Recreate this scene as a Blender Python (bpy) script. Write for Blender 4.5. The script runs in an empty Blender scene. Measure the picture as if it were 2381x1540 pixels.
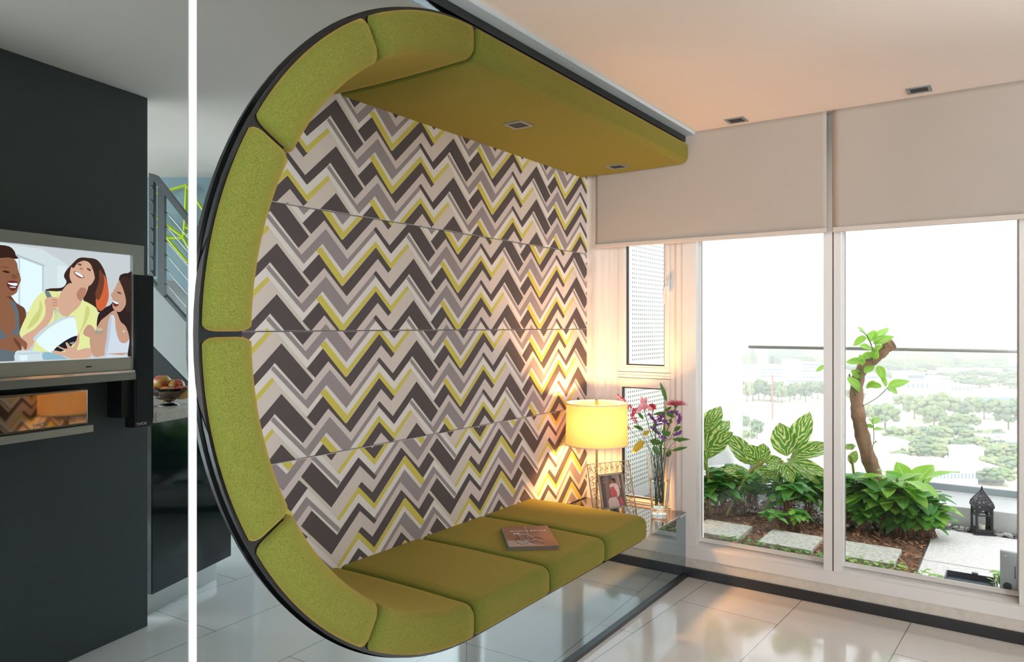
import bpy, bmesh, math, random
from mathutils import Vector, Matrix, noise
from mathutils.geometry import tessellate_polygon
random.seed(7)
scene = bpy.context.scene
COL = scene.collection
# ------------------------------------------------------------------ camera
FPX = 1696.0; CX = 1190.5; HY = 758.0; EYE = 1.45
YAW = math.atan(1174.5/FPX); CA = math.cos(YAW); SA = math.sin(YAW)
cam = bpy.data.cameras.new('camera'); camo = bpy.data.objects.new('camera', cam); COL.objects.link(camo)
camo.location = (0, 0, EYE); camo.rotation_euler = (math.pi/2, 0, YAW-math.pi/2)
cam.sensor_width = 36; cam.lens = FPX/2381*36; cam.shift_y = -(770-HY)/2381; cam.clip_start = .02; cam.clip_end = 9000
scene.camera = camo
# ------------------------------------------------------------------ world, exposure
scene.view_settings.view_transform = 'Standard'; scene.view_settings.look = 'None'
scene.view_settings.gamma = 1; scene.view_settings.use_curve_mapping = False
scene.view_settings.exposure = 0.44
w = bpy.data.worlds.new('sky'); scene.world = w; w.use_nodes = True
bg = w.node_tree.nodes['Background']; bg.inputs[0].default_value = (.93, .965, 1, 1); bg.inputs[1].default_value = 2.6
cy = scene.cycles
cy.max_bounces = 10; cy.diffuse_bounces = 5; cy.glossy_bounces = 5; cy.transmission_bounces = 8; cy.transparent_max_bounces = 12
cy.caustics_reflective = False; cy.caustics_refractive = False; cy.sample_clamp_indirect = 8
cy.use_denoising = True; cy.volume_bounces = 0
def light(name, kind, loc, power, color=(1, 1, 1), rot=(0, 0, 0), **kw):
    l = bpy.data.lights.new(name, kind); l.energy = power; l.color = color
    for k, v in kw.items(): setattr(l, k, v)
    o = bpy.data.objects.new(name, l); COL.objects.link(o); o.location = loc; o.rotation_euler = rot
    return o
R90 = math.pi/2
light('sun', 'SUN', (0, 0, 50), 2.6, (1, .97, .92), (math.radians(42), 0, math.radians(-60)), angle=.03)
# area lights added out of view as fill; rear and side walls are windowless
light('fill_rear', 'AREA', (-3.3, -1.2, 1.7), 85, (.93, .96, 1), (0, -R90, 0), shape='RECTANGLE', size=1.7, size_y=2.6)
light('fill_side', 'AREA', (-1.2, -4.8, 1.6), 235, (.95, .97, 1), (R90, 0, 0), shape='RECTANGLE', size=2.8, size_y=1.8)
light('fill_next_window', 'AREA', (4.4, -1.6, 1.35), 75, (.93, .96, 1), (0, R90, 0), shape='RECTANGLE', size=2.0, size_y=2.9)  # added fill outside the next windows, strengthening their daylight
# ------------------------------------------------------------------ helpers
def srgb(r, g, b):
    f = lambda c: (c/255/12.92) if c/255 <= .04045 else ((c/255+.055)/1.055)**2.4
    return (f(r), f(g), f(b), 1)
def newmat(name):
    m = bpy.data.materials.new(name); m.use_nodes = True
    nt = m.node_tree; return m, nt, nt.nodes['Principled BSDF']
def mat(name, col, rough=.5, metal=0, spec=.5, bump=None, vary=None, coords='Object', **kw):
    m, nt, b = newmat(name)
    b.inputs['Base Color'].default_value = col; b.inputs['Roughness'].default_value = rough
    b.inputs['Metallic'].default_value = metal; b.inputs['Specular IOR Level'].default_value = spec
    for k, v in kw.items(): b.inputs[k.replace('_', ' ')].default_value = v
    if bump or vary:
        tc = nt.nodes.new('ShaderNodeTexCoord')
    if vary:   # (scale, other colour)
        n = nt.nodes.new('ShaderNodeTexNoise'); n.inputs['Scale'].default_value = vary[0]; n.inputs['Detail'].default_value = 3
        r = nt.nodes.new('ShaderNodeValToRGB'); r.color_ramp.elements[0].color = col; r.color_ramp.elements[1].color = vary[1]
        r.color_ramp.elements[0].position = .35; r.color_ramp.elements[1].position = .65
        mp = nt.nodes.new('ShaderNodeMapping'); mp.inputs['Scale'].default_value = vary[2] if len(vary) > 2 else (1, 1, 1)
        nt.links.new(tc.outputs[coords], mp.inputs[0]); nt.links.new(mp.outputs[0], n.inputs[0])
        nt.links.new(n.outputs[0], r.inputs[0]); nt.links.new(r.outputs[0], b.inputs['Base Color'])
    if bump:   # (scale, strength, distance)
        n = nt.nodes.new('ShaderNodeTexNoise'); n.inputs['Scale'].default_value = bump[0]; n.inputs['Detail'].default_value = 2
        bm = nt.nodes.new('ShaderNodeBump'); bm.inputs['Strength'].default_value = bump[1]; bm.inputs['Distance'].default_value = bump[2]
        nt.links.new(tc.outputs[coords], n.inputs[0]); nt.links.new(n.outputs[0], bm.inputs['Height']); nt.links.new(bm.outputs[0], b.inputs['Normal'])
    return m
def emit(name, col, s=1.0):
    m = bpy.data.materials.new(name); m.use_nodes = True; nt = m.node_tree; nt.nodes.clear()
    e = nt.nodes.new('ShaderNodeEmission'); e.inputs[0].default_value = col; e.inputs[1].default_value = s
    o = nt.nodes.new('ShaderNodeOutputMaterial'); nt.links.new(e.outputs[0], o.inputs[0]); return m
def ray(px, py):
    r = (px-CX)/FPX; return Vector((CA+r*SA, SA-r*CA, (HY-py)/FPX))
E0 = Vector((0, 0, EYE))
def onX(px, py, X): d = ray(px, py); return E0+d*(X/d.x)
def onY(px, py, Y): d = ray(px, py); return E0+d*(Y/d.y)
def onZ(px, py, Z): d = ray(px, py); return E0+d*((Z-EYE)/d.z)
def atF(px, py, f): return E0+ray(px, py)*f
def onP(px, py, p, n):
    d = ray(px, py); n = Vector(n); return E0+d*((Vector(p)-E0).dot(n)/d.dot(n))
MY = 1.578                                   # plane of the mirror wall
def mir(p): return Vector((p[0], 2*MY-p[1], p[2]))
ORG = {}                                     # world origin of each parent
class MB:
    def __init__(s): s.v = []; s.f = []; s.m = []; s.uv = []
    def add(s, vs, fs, mi=0, uv=None):
        o = len(s.v); s.v += [Vector(v) for v in vs]; s.f += [[i+o for i in f] for f in fs]; s.m += [mi]*len(fs)
        s.uv += uv if uv else [(0, 0)]*len(vs)
        return s
    def box(s, a, b, mi=0, M=None):
        vs = [Vector((x, y, z)) for z in (a[2], b[2]) for y in (a[1], b[1]) for x in (a[0], b[0])]
        if M: vs = [M @ v for v in vs]
        return s.add(vs, [(0, 2, 3, 1), (4, 5, 7, 6), (0, 1, 5, 4), (2, 6, 7, 3), (0, 4, 6, 2), (1, 3, 7, 5)], mi)
    def prism(s, pts, off, mi=0):            # polygon pts extruded by vector off
        n = len(pts); off = Vector(off); p = [Vector(q) for q in pts]
        nrm = Vector((0, 0, 0))
        for i in range(n): nrm += (p[i]-p[0]).cross(p[(i+1) % n]-p[0])
        if nrm.dot(off) > 0: p = p[::-1]
        return s.add(p+[q+off for q in p], [list(range(n)), list(range(2*n-1, n-1, -1))]+[(i, i+n, (i+1) % n+n, (i+1) % n) for i in range(n)], mi)
    def tube(s, pts, r, n=8, mi=0, caps=True):
        pts = [Vector(p) for p in pts]; rs = r if isinstance(r, (list, tuple)) else [r]*len(pts)
        o = len(s.v); prev = None
        for i, p in enumerate(pts):
            t = (pts[min(i+1, len(pts)-1)]-pts[max(i-1, 0)]).normalized()
            if prev is None: u = t.orthogonal().normalized()
            else:
                u = prev-t*prev.dot(t)
                u = u.normalized() if u.length > 1e-6 else t.orthogonal().normalized()
            prev = u; w_ = t.cross(u)
            for k in range(n):
                a = 2*math.pi*k/n; s.v.append(p+(u*math.cos(a)+w_*math.sin(a))*rs[i]); s.uv.append((0, 0))
        L = len(pts)
        for i in range(L-1):
            for k in range(n): s.f.append([o+i*n+k, o+i*n+(k+1) % n, o+(i+1)*n+(k+1) % n, o+(i+1)*n+k]); s.m.append(mi)
        if caps: s.f += [[o+k for k in range(n)][::-1], [o+(L-1)*n+k for k in range(n)]]; s.m += [mi, mi]
        return s
    def lathe(s, prof, c, n=32, mi=0, closed=False):   # prof: list of (r, z)
        o = len(s.v); c = Vector(c); L = len(prof)
        for r, z in prof:
            for k in range(n):
                a = 2*math.pi*k/n; s.v.append(c+Vector((r*math.cos(a), r*math.sin(a), z))); s.uv.append((0, 0))
        for i in range(L if closed else L-1):
            j = (i+1) % L
            for k in range(n): s.f.append([o+i*n+k, o+i*n+(k+1) % n, o+j*n+(k+1) % n, o+j*n+k]); s.m.append(mi)
        return s
    def ball(s, c, r, n=8, mi=0, jit=0):
        c = Vector(c); r = Vector(r) if not isinstance(r, (int, float)) else Vector((r, r, r)); o = len(s.v); m = max(3, n//2)
        s.v.append(c+Vector((0, 0, r.z))); s.uv.append((0, 0))
        for i in range(1, m):
            t = math.pi*i/m
            for k in range(n):
                a = 2*math.pi*k/n; q = 1+jit*(random.random()-.5)
                s.v.append(c+Vector((r.x*math.sin(t)*math.cos(a)*q, r.y*math.sin(t)*math.sin(a)*q, r.z*math.cos(t)*q))); s.uv.append((0, 0))
        s.v.append(c-Vector((0, 0, r.z))); s.uv.append((0, 0)); e = len(s.v)-1
        for k in range(n):
            s.f.append([o, o+1+k, o+1+(k+1) % n]); s.f.append([e, o+1+(m-2)*n+(k+1) % n, o+1+(m-2)*n+k]); s.m += [mi, mi]
            for i in range(m-2):
                s.f.append([o+1+i*n+k, o+1+(i+1)*n+k, o+1+(i+1)*n+(k+1) % n, o+1+i*n+(k+1) % n]); s.m.append(mi)
        return s
    def leaf(s, p, d, L, W, up=(0, 0, 1), droop=.3, fold=.25, mi=0, n=7, tip=1.0, rnd=0):
        p = Vector(p); d = Vector(d).normalized(); side = d.cross(Vector(up))
        side = side.normalized() if side.length > 1e-4 else Vector((1, 0, 0)); upn = side.cross(d)
        vs = []; uv = []; fs = []
        for i in range(n+1):
            t = i/n; wd = W*.5*(math.sin(math.pi*min(1, t**.8))**.8 if 0 < t < 1 else 0)*(1 if t < .5 else tip+(1-tip)*(1-t)*2)
            c = p+d*(L*t*(1-.15*droop*t))-Vector((0, 0, 1))*(L*droop*t*t)
            for q in (-1, -.5, 0, .5, 1):
                vs.append(c+side*(wd*q)+upn*(wd*abs(q)*fold+rnd*W*.08*math.sin(t*9+q*2))); uv.append((q*.5+.5, t))
        for i in range(n):
            for k in range(4): a = i*5+k; fs.append((a, a+1, a+6, a+5))
        return s.add(vs, fs, mi, uv)
    def build(s, name, mats, parent=None, mirror=False, smooth=None, bevel=0, org=None, solid=0, weld=False):
        vs = [mir(v) for v in s.v] if mirror else s.v
        fs = [f[::-1] for f in s.f] if mirror else s.f
        if parent is not None: o0 = ORG[parent.name]
        else: o0 = Vector(org) if org else Vector((sum(v.x for v in vs)/len(vs), sum(v.y for v in vs)/len(vs), min(v.z for v in vs)))
        me = bpy.data.meshes.new(name); me.from_pydata([v-o0 for v in vs], [], fs)
        if not isinstance(mats, (list, tuple)): mats = [mats]
        for m in mats: me.materials.append(m)
        if any(s.m): me.polygons.foreach_set('material_index', s.m)
        if any(u != (0, 0) for u in s.uv):
            ul = me.uv_layers.new(name='UVMap')
            for l in me.loops: ul.data[l.index].uv = s.uv[l.vertex_index]
        me.update()
        if weld:
            b = bmesh.new(); b.from_mesh(me); bmesh.ops.remove_doubles(b, verts=b.verts, dist=1e-5); b.to_mesh(me); b.free()
        if smooth is not None:
            me.polygons.foreach_set('use_smooth', [True]*len(me.polygons))
            if smooth < 180: me.set_sharp_from_angle(angle=math.radians(smooth))
        o = bpy.data.objects.new(name, me); COL.objects.link(o)
        if parent is not None: o.parent = parent; ORG[o.name] = o0
        else: o.location = o0; ORG[o.name] = o0
        if solid: md = o.modifiers.new('solid', 'SOLIDIFY'); md.thickness = abs(solid); md.offset = -1 if solid > 0 else 1
        if bevel: md = o.modifiers.new('bevel', 'BEVEL'); md.width = bevel; md.segments = 3; md.limit_method = 'ANGLE'; md.angle_limit = math.radians(40)
        return o
def tag(o, label, cat, group=None, kind=None):
    if label: o['label'] = label
    if cat: o['category'] = cat
    if group: o['group'] = group
    if kind: o['kind'] = kind
    return o
def thing(name, loc, label, cat, group=None, mirror=False):
    o = bpy.data.objects.new(name, None); COL.objects.link(o); p = mir(loc) if mirror else Vector(loc)
    o.location = p; o.empty_display_size = .05; ORG[o.name] = p
    return tag(o, label, cat, group)
def struct(o): o['kind'] = 'structure'; return o
def sthing(name, loc):
    o = bpy.data.objects.new(name, None); COL.objects.link(o); o.location = loc; ORG[o.name] = Vector(loc); o['kind'] = 'structure'; return o
def dup(src, loc, rz=0, sc=None, label=None):
    r = src.copy(); COL.objects.link(r); r.location = loc; r.rotation_euler = (0, 0, rz)
    if sc: r.scale = sc if isinstance(sc, (tuple, list)) else (sc, sc, sc)
    if label: r['label'] = label
    for ch in src.children:
        c = ch.copy(); COL.objects.link(c); c.parent = r
        for g in ch.children: d = g.copy(); COL.objects.link(d); d.parent = c
    return r
def spline(pts, n=6):
    P = [Vector(p) for p in pts]; out = []
    for i in range(len(P)-1):
        a = P[max(i-1, 0)]; b = P[i]; c = P[i+1]; d = P[min(i+2, len(P)-1)]
        for k in range(n):
            t = k/n; out.append(.5*((2*b)+(c-a)*t+(2*a-5*b+4*c-d)*t*t+(3*b-a-3*c+d)*t**3))
    out.append(P[-1]); return out
def text(body, name, parent, m, size, M, ext=.0004, sx=1.0):
    c = bpy.data.curves.new(name, 'FONT'); c.body = body; c.size = size; c.extrude = ext; c.align_x = 'CENTER'; c.align_y = 'CENTER'; c.offset = size*.012
    t = bpy.data.objects.new(name, c); COL.objects.link(t)
    bpy.context.view_layer.update(); dg = bpy.context.evaluated_depsgraph_get()
    me = bpy.data.meshes.new_from_object(t.evaluated_get(dg)); bpy.data.objects.remove(t)
    for v in me.vertices: v.co.x *= sx
    me.transform(M); me.transform(Matrix.Translation(-ORG[parent.name])); me.materials.clear(); me.materials.append(m)
    o = bpy.data.objects.new(name, me); COL.objects.link(o); o.parent = parent; ORG[o.name] = ORG[parent.name]; return o
# ------------------------------------------------------------------ materials of the room
M_white = mat('white_metal', srgb(226, 225, 224), .35)
M_wallp = mat('white_paint', srgb(225, 222, 216), .7)
M_ceil = mat('ceiling_paint', srgb(234, 224, 216), .8)
M_black = mat('black_gloss', srgb(14, 16, 17), .12)
M_dark = mat('dark_matt', srgb(30, 32, 34), .5)
M_steel = mat('brushed_steel', srgb(190, 190, 188), .3, 1)
M_chrome = mat('chrome', srgb(225, 225, 225), .1, 1)
M_alu = mat('aluminium', srgb(150, 160, 166), .45, .6)
M_plinth = mat('plinth_stone', srgb(214, 208, 200), .4, vary=(30, srgb(205, 198, 188)))
M_base = mat('black_skirting', srgb(38, 39, 43), .35)
def floor_mat():
    m, nt, b = newmat('cream_floor_tiles'); tc = nt.nodes.new('ShaderNodeTexCoord'); mp = nt.nodes.new('ShaderNodeMapping')
    th = math.radians(3.1)            # tile grid turned 3.1 degrees to the window wall
    mp.vector_type = 'POINT'; mp.inputs['Rotation'].default_value = (0, 0, th)
    br = nt.nodes.new('ShaderNodeTexBrick'); br.offset = .5; br.squash = 1
    br.inputs['Scale'].default_value = 1; br.inputs['Brick Width'].default_value = 1.03; br.inputs['Row Height'].default_value = .507
    br.inputs['Mortar Size'].default_value = .0016; br.inputs['Mortar Smooth'].default_value = 0
    c = srgb(230, 227, 222); br.inputs['Color1'].default_value = c; br.inputs['Color2'].default_value = srgb(226, 223, 219); br.inputs['Mortar'].default_value = srgb(96, 92, 88)
    mp.inputs['Location'].default_value = FLOFF
    nz = nt.nodes.new('ShaderNodeTexNoise'); nz.inputs['Scale'].default_value = 60; nz.inputs['Detail'].default_value = 4
    n2 = nt.nodes.new('ShaderNodeTexNoise'); n2.inputs['Scale'].default_value = 500
    mx = nt.nodes.new('ShaderNodeMixRGB'); mx.blend_type = 'MULTIPLY'; mx.inputs[0].default_value = 1
    rp = nt.nodes.new('ShaderNodeValToRGB'); rp.color_ramp.elements[0].position = .28; rp.color_ramp.elements[0].color = (.8, .79, .78, 1); rp.color_ramp.elements[1].position = .36; rp.color_ramp.elements[1].color = (1, 1, 1, 1)
    nt.links.new(tc.outputs['Object'], mp.inputs[0]); nt.links.new(mp.outputs[0], br.inputs[0]); nt.links.new(tc.outputs['Object'], nz.inputs[0]); nt.links.new(tc.outputs['Object'], n2.inputs[0])
    nt.links.new(nz.outputs[0], rp.inputs[0]); nt.links.new(br.outputs[0], mx.inputs[1]); nt.links.new(rp.outputs[0], mx.inputs[2]); nt.links.new(mx.outputs[0], b.inputs['Base Color'])
    n3 = nt.nodes.new('ShaderNodeTexNoise'); n3.inputs['Scale'].default_value = 3; nt.links.new(tc.outputs['Object'], n3.inputs[0])
    mr = nt.nodes.new('ShaderNodeMapRange'); mr.inputs[3].default_value = .05; mr.inputs[4].default_value = .13; nt.links.new(n3.outputs[0], mr.inputs[0]); nt.links.new(mr.outputs[0], b.inputs['Roughness'])
    bp = nt.nodes.new('ShaderNodeBump'); bp.inputs['Strength'].default_value = .06; bp.inputs['Distance'].default_value = .01; nt.links.new(n3.outputs[0], bp.inputs['Height']); nt.links.new(bp.outputs[0], b.inputs['Normal'])
    b.inputs['Specular IOR Level'].default_value = .6; return m
FLOFF = (-3.07, -.137, 0)
M_floor = floor_mat()
def fabric(name, c1, c2, stretch=(1, 1, 1), sc=520):
    m, nt, b = newmat(name); tc = nt.nodes.new('ShaderNodeTexCoord'); mp = nt.nodes.new('ShaderNodeMapping'); mp.inputs['Scale'].default_value = stretch
    n = nt.nodes.new('ShaderNodeTexNoise'); n.inputs['Scale'].default_value = sc; n.inputs['Detail'].default_value = 4
    r = nt.nodes.new('ShaderNodeValToRGB'); r.color_ramp.elements[0].color = c1; r.color_ramp.elements[1].color = c2; r.color_ramp.elements[0].position = .36; r.color_ramp.elements[1].position = .66
    bp = nt.nodes.new('ShaderNodeBump'); bp.inputs['Strength'].default_value = .45; bp.inputs['Distance'].default_value = .002
    nt.links.new(tc.outputs['Object'], mp.inputs[0]); nt.links.new(mp.outputs[0], n.inputs[0]); nt.links.new(n.outputs[0], r.inputs[0]); nt.links.new(r.outputs[0], b.inputs['Base Color'])
    nt.links.new(n.outputs[0], bp.inputs['Height']); nt.links.new(bp.outputs[0], b.inputs['Normal'])
    b.inputs['Roughness'].default_value = .95; b.inputs['Specular IOR Level'].default_value = .1; b.inputs['Sheen Weight'].default_value = .55; b.inputs['Sheen Roughness'].default_value = .55; b.inputs['Sheen Tint'].default_value = srgb(236, 188, 104)  # gold sheen tint imitates warm light on canopy underside and seat tops
    return m
M_green = fabric('olive_green_wool', srgb(76, 92, 32), srgb(116, 124, 58))
CEIL = 2.55; WX = 4.05; BY = 2.24
# ------------------------------------------------------------------ room shell
f = MB().add([(-3.6, -5, 0), (WX+.02, -5, 0), (WX+.02, BY+.1, 0), (-3.6, BY+.1, 0)], [(0, 1, 2, 3)]); struct(f.build('floor', M_floor, org=(0, 0, 0), solid=.1))
f = MB().add([(-3.6, -5, CEIL), (-3.6, BY+.2, CEIL), (WX+.2, BY+.2, CEIL), (WX+.2, -5, CEIL)], [(0, 1, 2, 3)]); struct(f.build('ceiling', M_ceil, org=(0, 0, CEIL), solid=.25))
struct(MB().box((-3.7, -5, 0), (-3.6, BY+.1, CEIL)).build('wall_rear', M_wallp))
struct(MB().box((-3.6, -5.1, 0), (WX+.1, -5, CEIL)).build('wall_side', M_wallp))
struct(MB().box((.6, BY+.012, 0), (WX+.2, BY+.1, CEIL)).build('wall_nook', M_dark))
# ------------------------------------------------------------------ mirror wall with the opening of the nook
XC = 2.0; ZC = 1.43; RA = 1.02; RB = 1.055; T = .115; YF = 1.53; YB = 2.22; SEAT_END = 3.421; CAN_END = 3.985
mm, nt, b = newmat('tinted_mirror'); nt.nodes.remove(b); g = nt.nodes.new('ShaderNodeBsdfGlossy'); g.inputs['Color'].default_value = (.43, .52, .55, 1); g.inputs['Roughness'].default_value = 0
nt.links.new(g.outputs[0], nt.nodes['Material Output'].inputs[0]); M_mirror = mm
def ell(X, k=0):
    q = (X-XC)/(RA+k); return 0 if abs(q) >= 1 else (RB+k)*math.sqrt(1-q*q)
def mirror_sheet(x0, x1, n, label, part='both'):
    m = MB(); X = [x0+(x1-x0)*i/n for i in range(n+1)]; k = .015
    for i in range(n):
        a, b_ = X[i], X[i+1]; e0 = [ell(a, k), ell(b_, k)]
        if b_ <= XC-RA-k or x1 < XC-RA: spans = [((.02, .02), (2.5, 2.5))]
        elif a >= 3.42: spans = [((.02, .02), (.366, .366)), ((ZC+RB+.014, )*2, (2.5, 2.5))]
        elif a >= XC: spans = [((.02, .02), (ZC-RB-.014, )*2), ((ZC+RB+.014, )*2, (2.5, 2.5))]
        else: spans = [((.02, .02), (ZC-e0[0], ZC-e0[1])), ((ZC+e0[0], ZC+e0[1]), (2.5, 2.5))]
        if part == 'low': spans = spans[:1]
        if part == 'top': spans = spans[1:]
        for (l0, l1), (h0, h1) in spans:
            h0 = max(h0, l0); h1 = max(h1, l1)
            m.add([(a, MY, l0), (b_, MY, l1), (b_, MY, h1), (a, MY, h0)], [(0, 1, 2, 3)])
    o = m.build('mirror', M_mirror, solid=.006, weld=True); tag(o, label, 'mirror', 'tinted mirror sheets of the wall')
mirror_sheet(-3.6, .966, 60, 'tall tinted mirror left of the white metal strip, reflecting the television')
mirror_sheet(.966, XC-.001, 120, 'tinted mirror right of the white strip, cut around the rounded end of the nook')
mirror_sheet(XC+.001, 4.045, 80, 'tinted mirror below the green seat and black side table, reflecting the tiled floor', 'low')
mirror_sheet(XC+.001, 4.045, 20, 'very thin sliver of tinted mirror above the straight green canopy', 'top')
m = MB().box((-3.6, 1.555, 2.5), (4.04, 1.6, 2.532)); tag(m.build('mirror_rail', M_black), 'slim black rail along the top of the mirror wall above the green canopy', 'rail')
m = MB().box((-3.6, 1.5, 2.532), (4.04, 1.6, 2.551)); tag(m.build('ceiling_channel', mat('channel_paint', srgb(196, 210, 218), .4)), 'blue grey metal channel where the mirror wall meets the ceiling', 'channel')
m = MB().box((-3.6, 1.562, 0), (4.04, 1.6, .02)); tag(m.build('mirror_channel', M_base), 'thin dark channel holding the mirror wall at the floor', 'channel')
m = MB().box((.963, 1.574, 0), (.981, 1.579, 2.53)); tag(m.build('joint_strip', M_white, bevel=.001), 'vertical white metal strip on the mirror wall left of the nook', 'metal strip')
# ------------------------------------------------------------------ upholstered nook
nook = thing('seating_nook', (2.4, 1.9, ZC-RB), 'big olive green upholstered seating nook let into the mirror wall, lined with chevron wallpaper', 'seating nook')
def ring_pt(th, t, y, k=0):
    t = t*(1+.2*abs(math.cos(th))**.8) if t > 0 else t
    return Vector((XC+(RA-t)*math.cos(th), y, ZC+(RB-t)*math.sin(th)))
def profile(t0=0):           # (depth into cushion from the outer side, y) around the front, from outer back to inner back
    r1 = .022; r2 = .04; pts = [(t0, YB+.015), (t0, YF+r1)]
    for i in range(1, 5): a = i/5*R90; pts.append((t0+r1*(1-math.cos(a)), YF+r1*(1-math.sin(a))))
    pts.append((t0+r1, YF)); pts.append((T-r2, YF))
    for i in range(1, 7): a = i/7*R90; pts.append((T-r2*(1-math.sin(a)), YF+r2*(1-math.cos(a))))
    pts.append((T, YF+r2)); pts.append((T+.003, YF+.2)); pts.append((T+.004, YF+.45)); pts.append((T, YB)); return pts
PR = profile()
def loft(secs, mb):          # secs: list of lists of points; caps inset for a soft seam
    n = len(secs[0]); vs = [p for s_ in secs for p in s_]; fs = []
    for i in range(len(secs)-1):
        for k in range(n-1): a = i*n+k; fs.append((a, a+n, a+n+1, a+1))
        a = i*n+n-1; fs.append((a, a+n, a+n-(n-1), a-(n-1)))
    fs.append(list(range(n))); fs.append(list(range((len(secs)-1)*n, len(secs)*n))[::-1]); mb.add(vs, fs)
def shrink(sec, d):          # pull a section towards its middle, away from front and faces, for rounded cushion ends
    yc = 1.9; out = []
    for t, y in sec:
        tt = T/2+(t-T/2)*(1-2*d/T); out.append((tt, y+d if y < yc else y))
    return out
def cushion(path, e0=.012):  # path(s, prof_pt)->point, s in metres along 0..L
    pass
def ring_cushion(a0, a1, label=None):
    mb = MB(); R = 1.0; g = .0065/R; n = 14; secs = []
    ss = [(a0+g, .022), (a0+g+.002, .013), (a0+g+.007, .005)]+[(a0+g+.015+(a1-a0-2*g-.03)*i/n, 0) for i in range(n+1)]+[(a1-g-.007, .005), (a1-g-.002, .013), (a1-g, .022)]
    for th, d in ss: secs.append([ring_pt(th, t, y) for t, y in shrink(PR, d)])
    loft(secs, mb); o = mb.build('cushion', M_green, nook, smooth=50); return o
def flat_cushion(x0, x1, top, endcap=False):
    mb = MB(); secs = []; g = .005; n = 8; e1 = [(x1-g-.007, .004), (x1-g-.002, .01), (x1-g, .018)]
    if endcap: e1 = [(x1-.03, 0), (x1-.018, .004), (x1-.007, .011), (x1-.001, .024), (x1, .03)]
    ss = [(x0+g, .018), (x0+g+.002, .01), (x0+g+.007, .004)]+[(x0+g+.015+(x1-x0-g-.05)*i/n, 0) for i in range(n+1)]+e1
    sg = 1 if top else -1
    for x, d in ss: secs.append([Vector((x, y, ZC+sg*(RB-t))) for t, y in shrink(PR, d)])
    loft(secs, mb); return mb.build('cushion', M_green, nook, smooth=50)
for k in range(6): ring_cushion(math.radians(90+30*k), math.radians(120+30*k))
flat_cushion(XC, 2.489, False); flat_cushion(2.489, 2.962, False); flat_cushion(2.962, SEAT_END, False, True)
flat_cushion(XC, CAN_END, True, True)
# black shell behind the cushions
mb = MB(); secs = []
shell = [(T-.025, 1.555), (-.009, 1.553), (-.009, YB+.02), (T-.025, YB+.02)]
ths = [math.radians(90+180*i/60) for i in range(61)]
path = [('f', CAN_END-.035, 1)]+[('r', t) for t in ths]+[('f', SEAT_END-.035, -1)]
for p in path:
    if p[0] == 'r': secs.append([ring_pt(p[1], t, y) for t, y in shell])
    else: secs.append([Vector((p[1], y, ZC+p[2]*(RB-t))) for t, y in shell])
loft(secs, mb); tag(mb.build('shell', M_black, nook, smooth=40), 'thin black glossy shell edge', None)
# ---- chevron fabric panels
def Z(x, y): p = onY(580+x/4.813, 760+y/4.813, YB); return (p.x, p.z)
C_W = mat('chevron_white', srgb(232, 230, 229), .85, bump=(900, .1, .001)); C_D = mat('chevron_charcoal', srgb(84, 77, 80), .85, vary=(700, srgb(92, 85, 88)))
C_G = mat('chevron_grey', srgb(150, 142, 147), .85, vary=(700, srgb(160, 152, 157))); C_Y = mat('chevron_yellow', srgb(212, 203, 98), .85)
C_L = mat('chevron_lilac', srgb(215, 206, 205), .85); C_B = mat('chevron_beige', srgb(219, 211, 205), .85); C_S = mat('chevron_pale', srgb(216, 210, 205), .85)
PW = [C_W, C_D, C_G, C_Y, C_L, C_B, C_S]
SH = [(5, [(1818, 492), (2065, 828), (2122, 912), (2097, 948), (1862, 620), (1590, 1010), (1580, 835), (1618, 775)]),
      (6, [(1800, 462), (2065, 828), (2122, 912), (2106, 934), (1835, 545)]),
      (4, [(580, 770), (700, 617), (735, 572), (882, 387), (1128, 672), (1473, 207), (1588, 348), (1603, 520), (1453, 342), (1425, 378), (1138, 768), (898, 480), (628, 822)]),
      (2, [(268, 437), (628, 822), (898, 480), (1138, 768), (1425, 378), (1450, 412), (1083, 912), (862, 652), (655, 920), (238, 478)]),
      (1, [(640, 468), (820, 245), (1088, 562), (1458, 75), (1628, 295), (1588, 348), (1473, 207), (1128, 672), (882, 387), (735, 572)]),
      (1, [(1453, 342), (1603, 520), (1870, 150), (2110, 495), (2030, 618), (1820, 328), (1800, 362), (1618, 612), (1425, 378)]),
      (3, [(845, 692), (1093, 990), (1450, 505), (1618, 710), (1800, 462), (1818, 492), (1618, 780), (1450, 572), (1075, 1085), (790, 742)])]
REF = Z(1088, 560); ROW = .1855; PER = Z(2800, 560)[0]*0+.7235*YB/2.19
SH = [(c, [(Z(*p)[0]-REF[0], Z(*p)[1]-REF[1]) for p in ps]) for c, ps in SH]
def clip(poly, x0, x1, z0, z1):
    for ax, lim, sg in ((0, x0, 1), (0, x1, -1), (1, z0, 1), (1, z1, -1)):
        out = []
        for i in range(len(poly)):
            a = poly[i]; b_ = poly[(i+1) % len(poly)]; da = (a[ax]-lim)*sg; db = (b_[ax]-lim)*sg
            if da >= 0: out.append(a)
            if (da >= 0) != (db >= 0): t = da/(da-db); out.append((a[0]+(b_[0]-a[0])*t, a[1]+(b_[1]-a[1])*t))
        poly = out
        if len(poly) < 3: return []
    return poly
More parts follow.
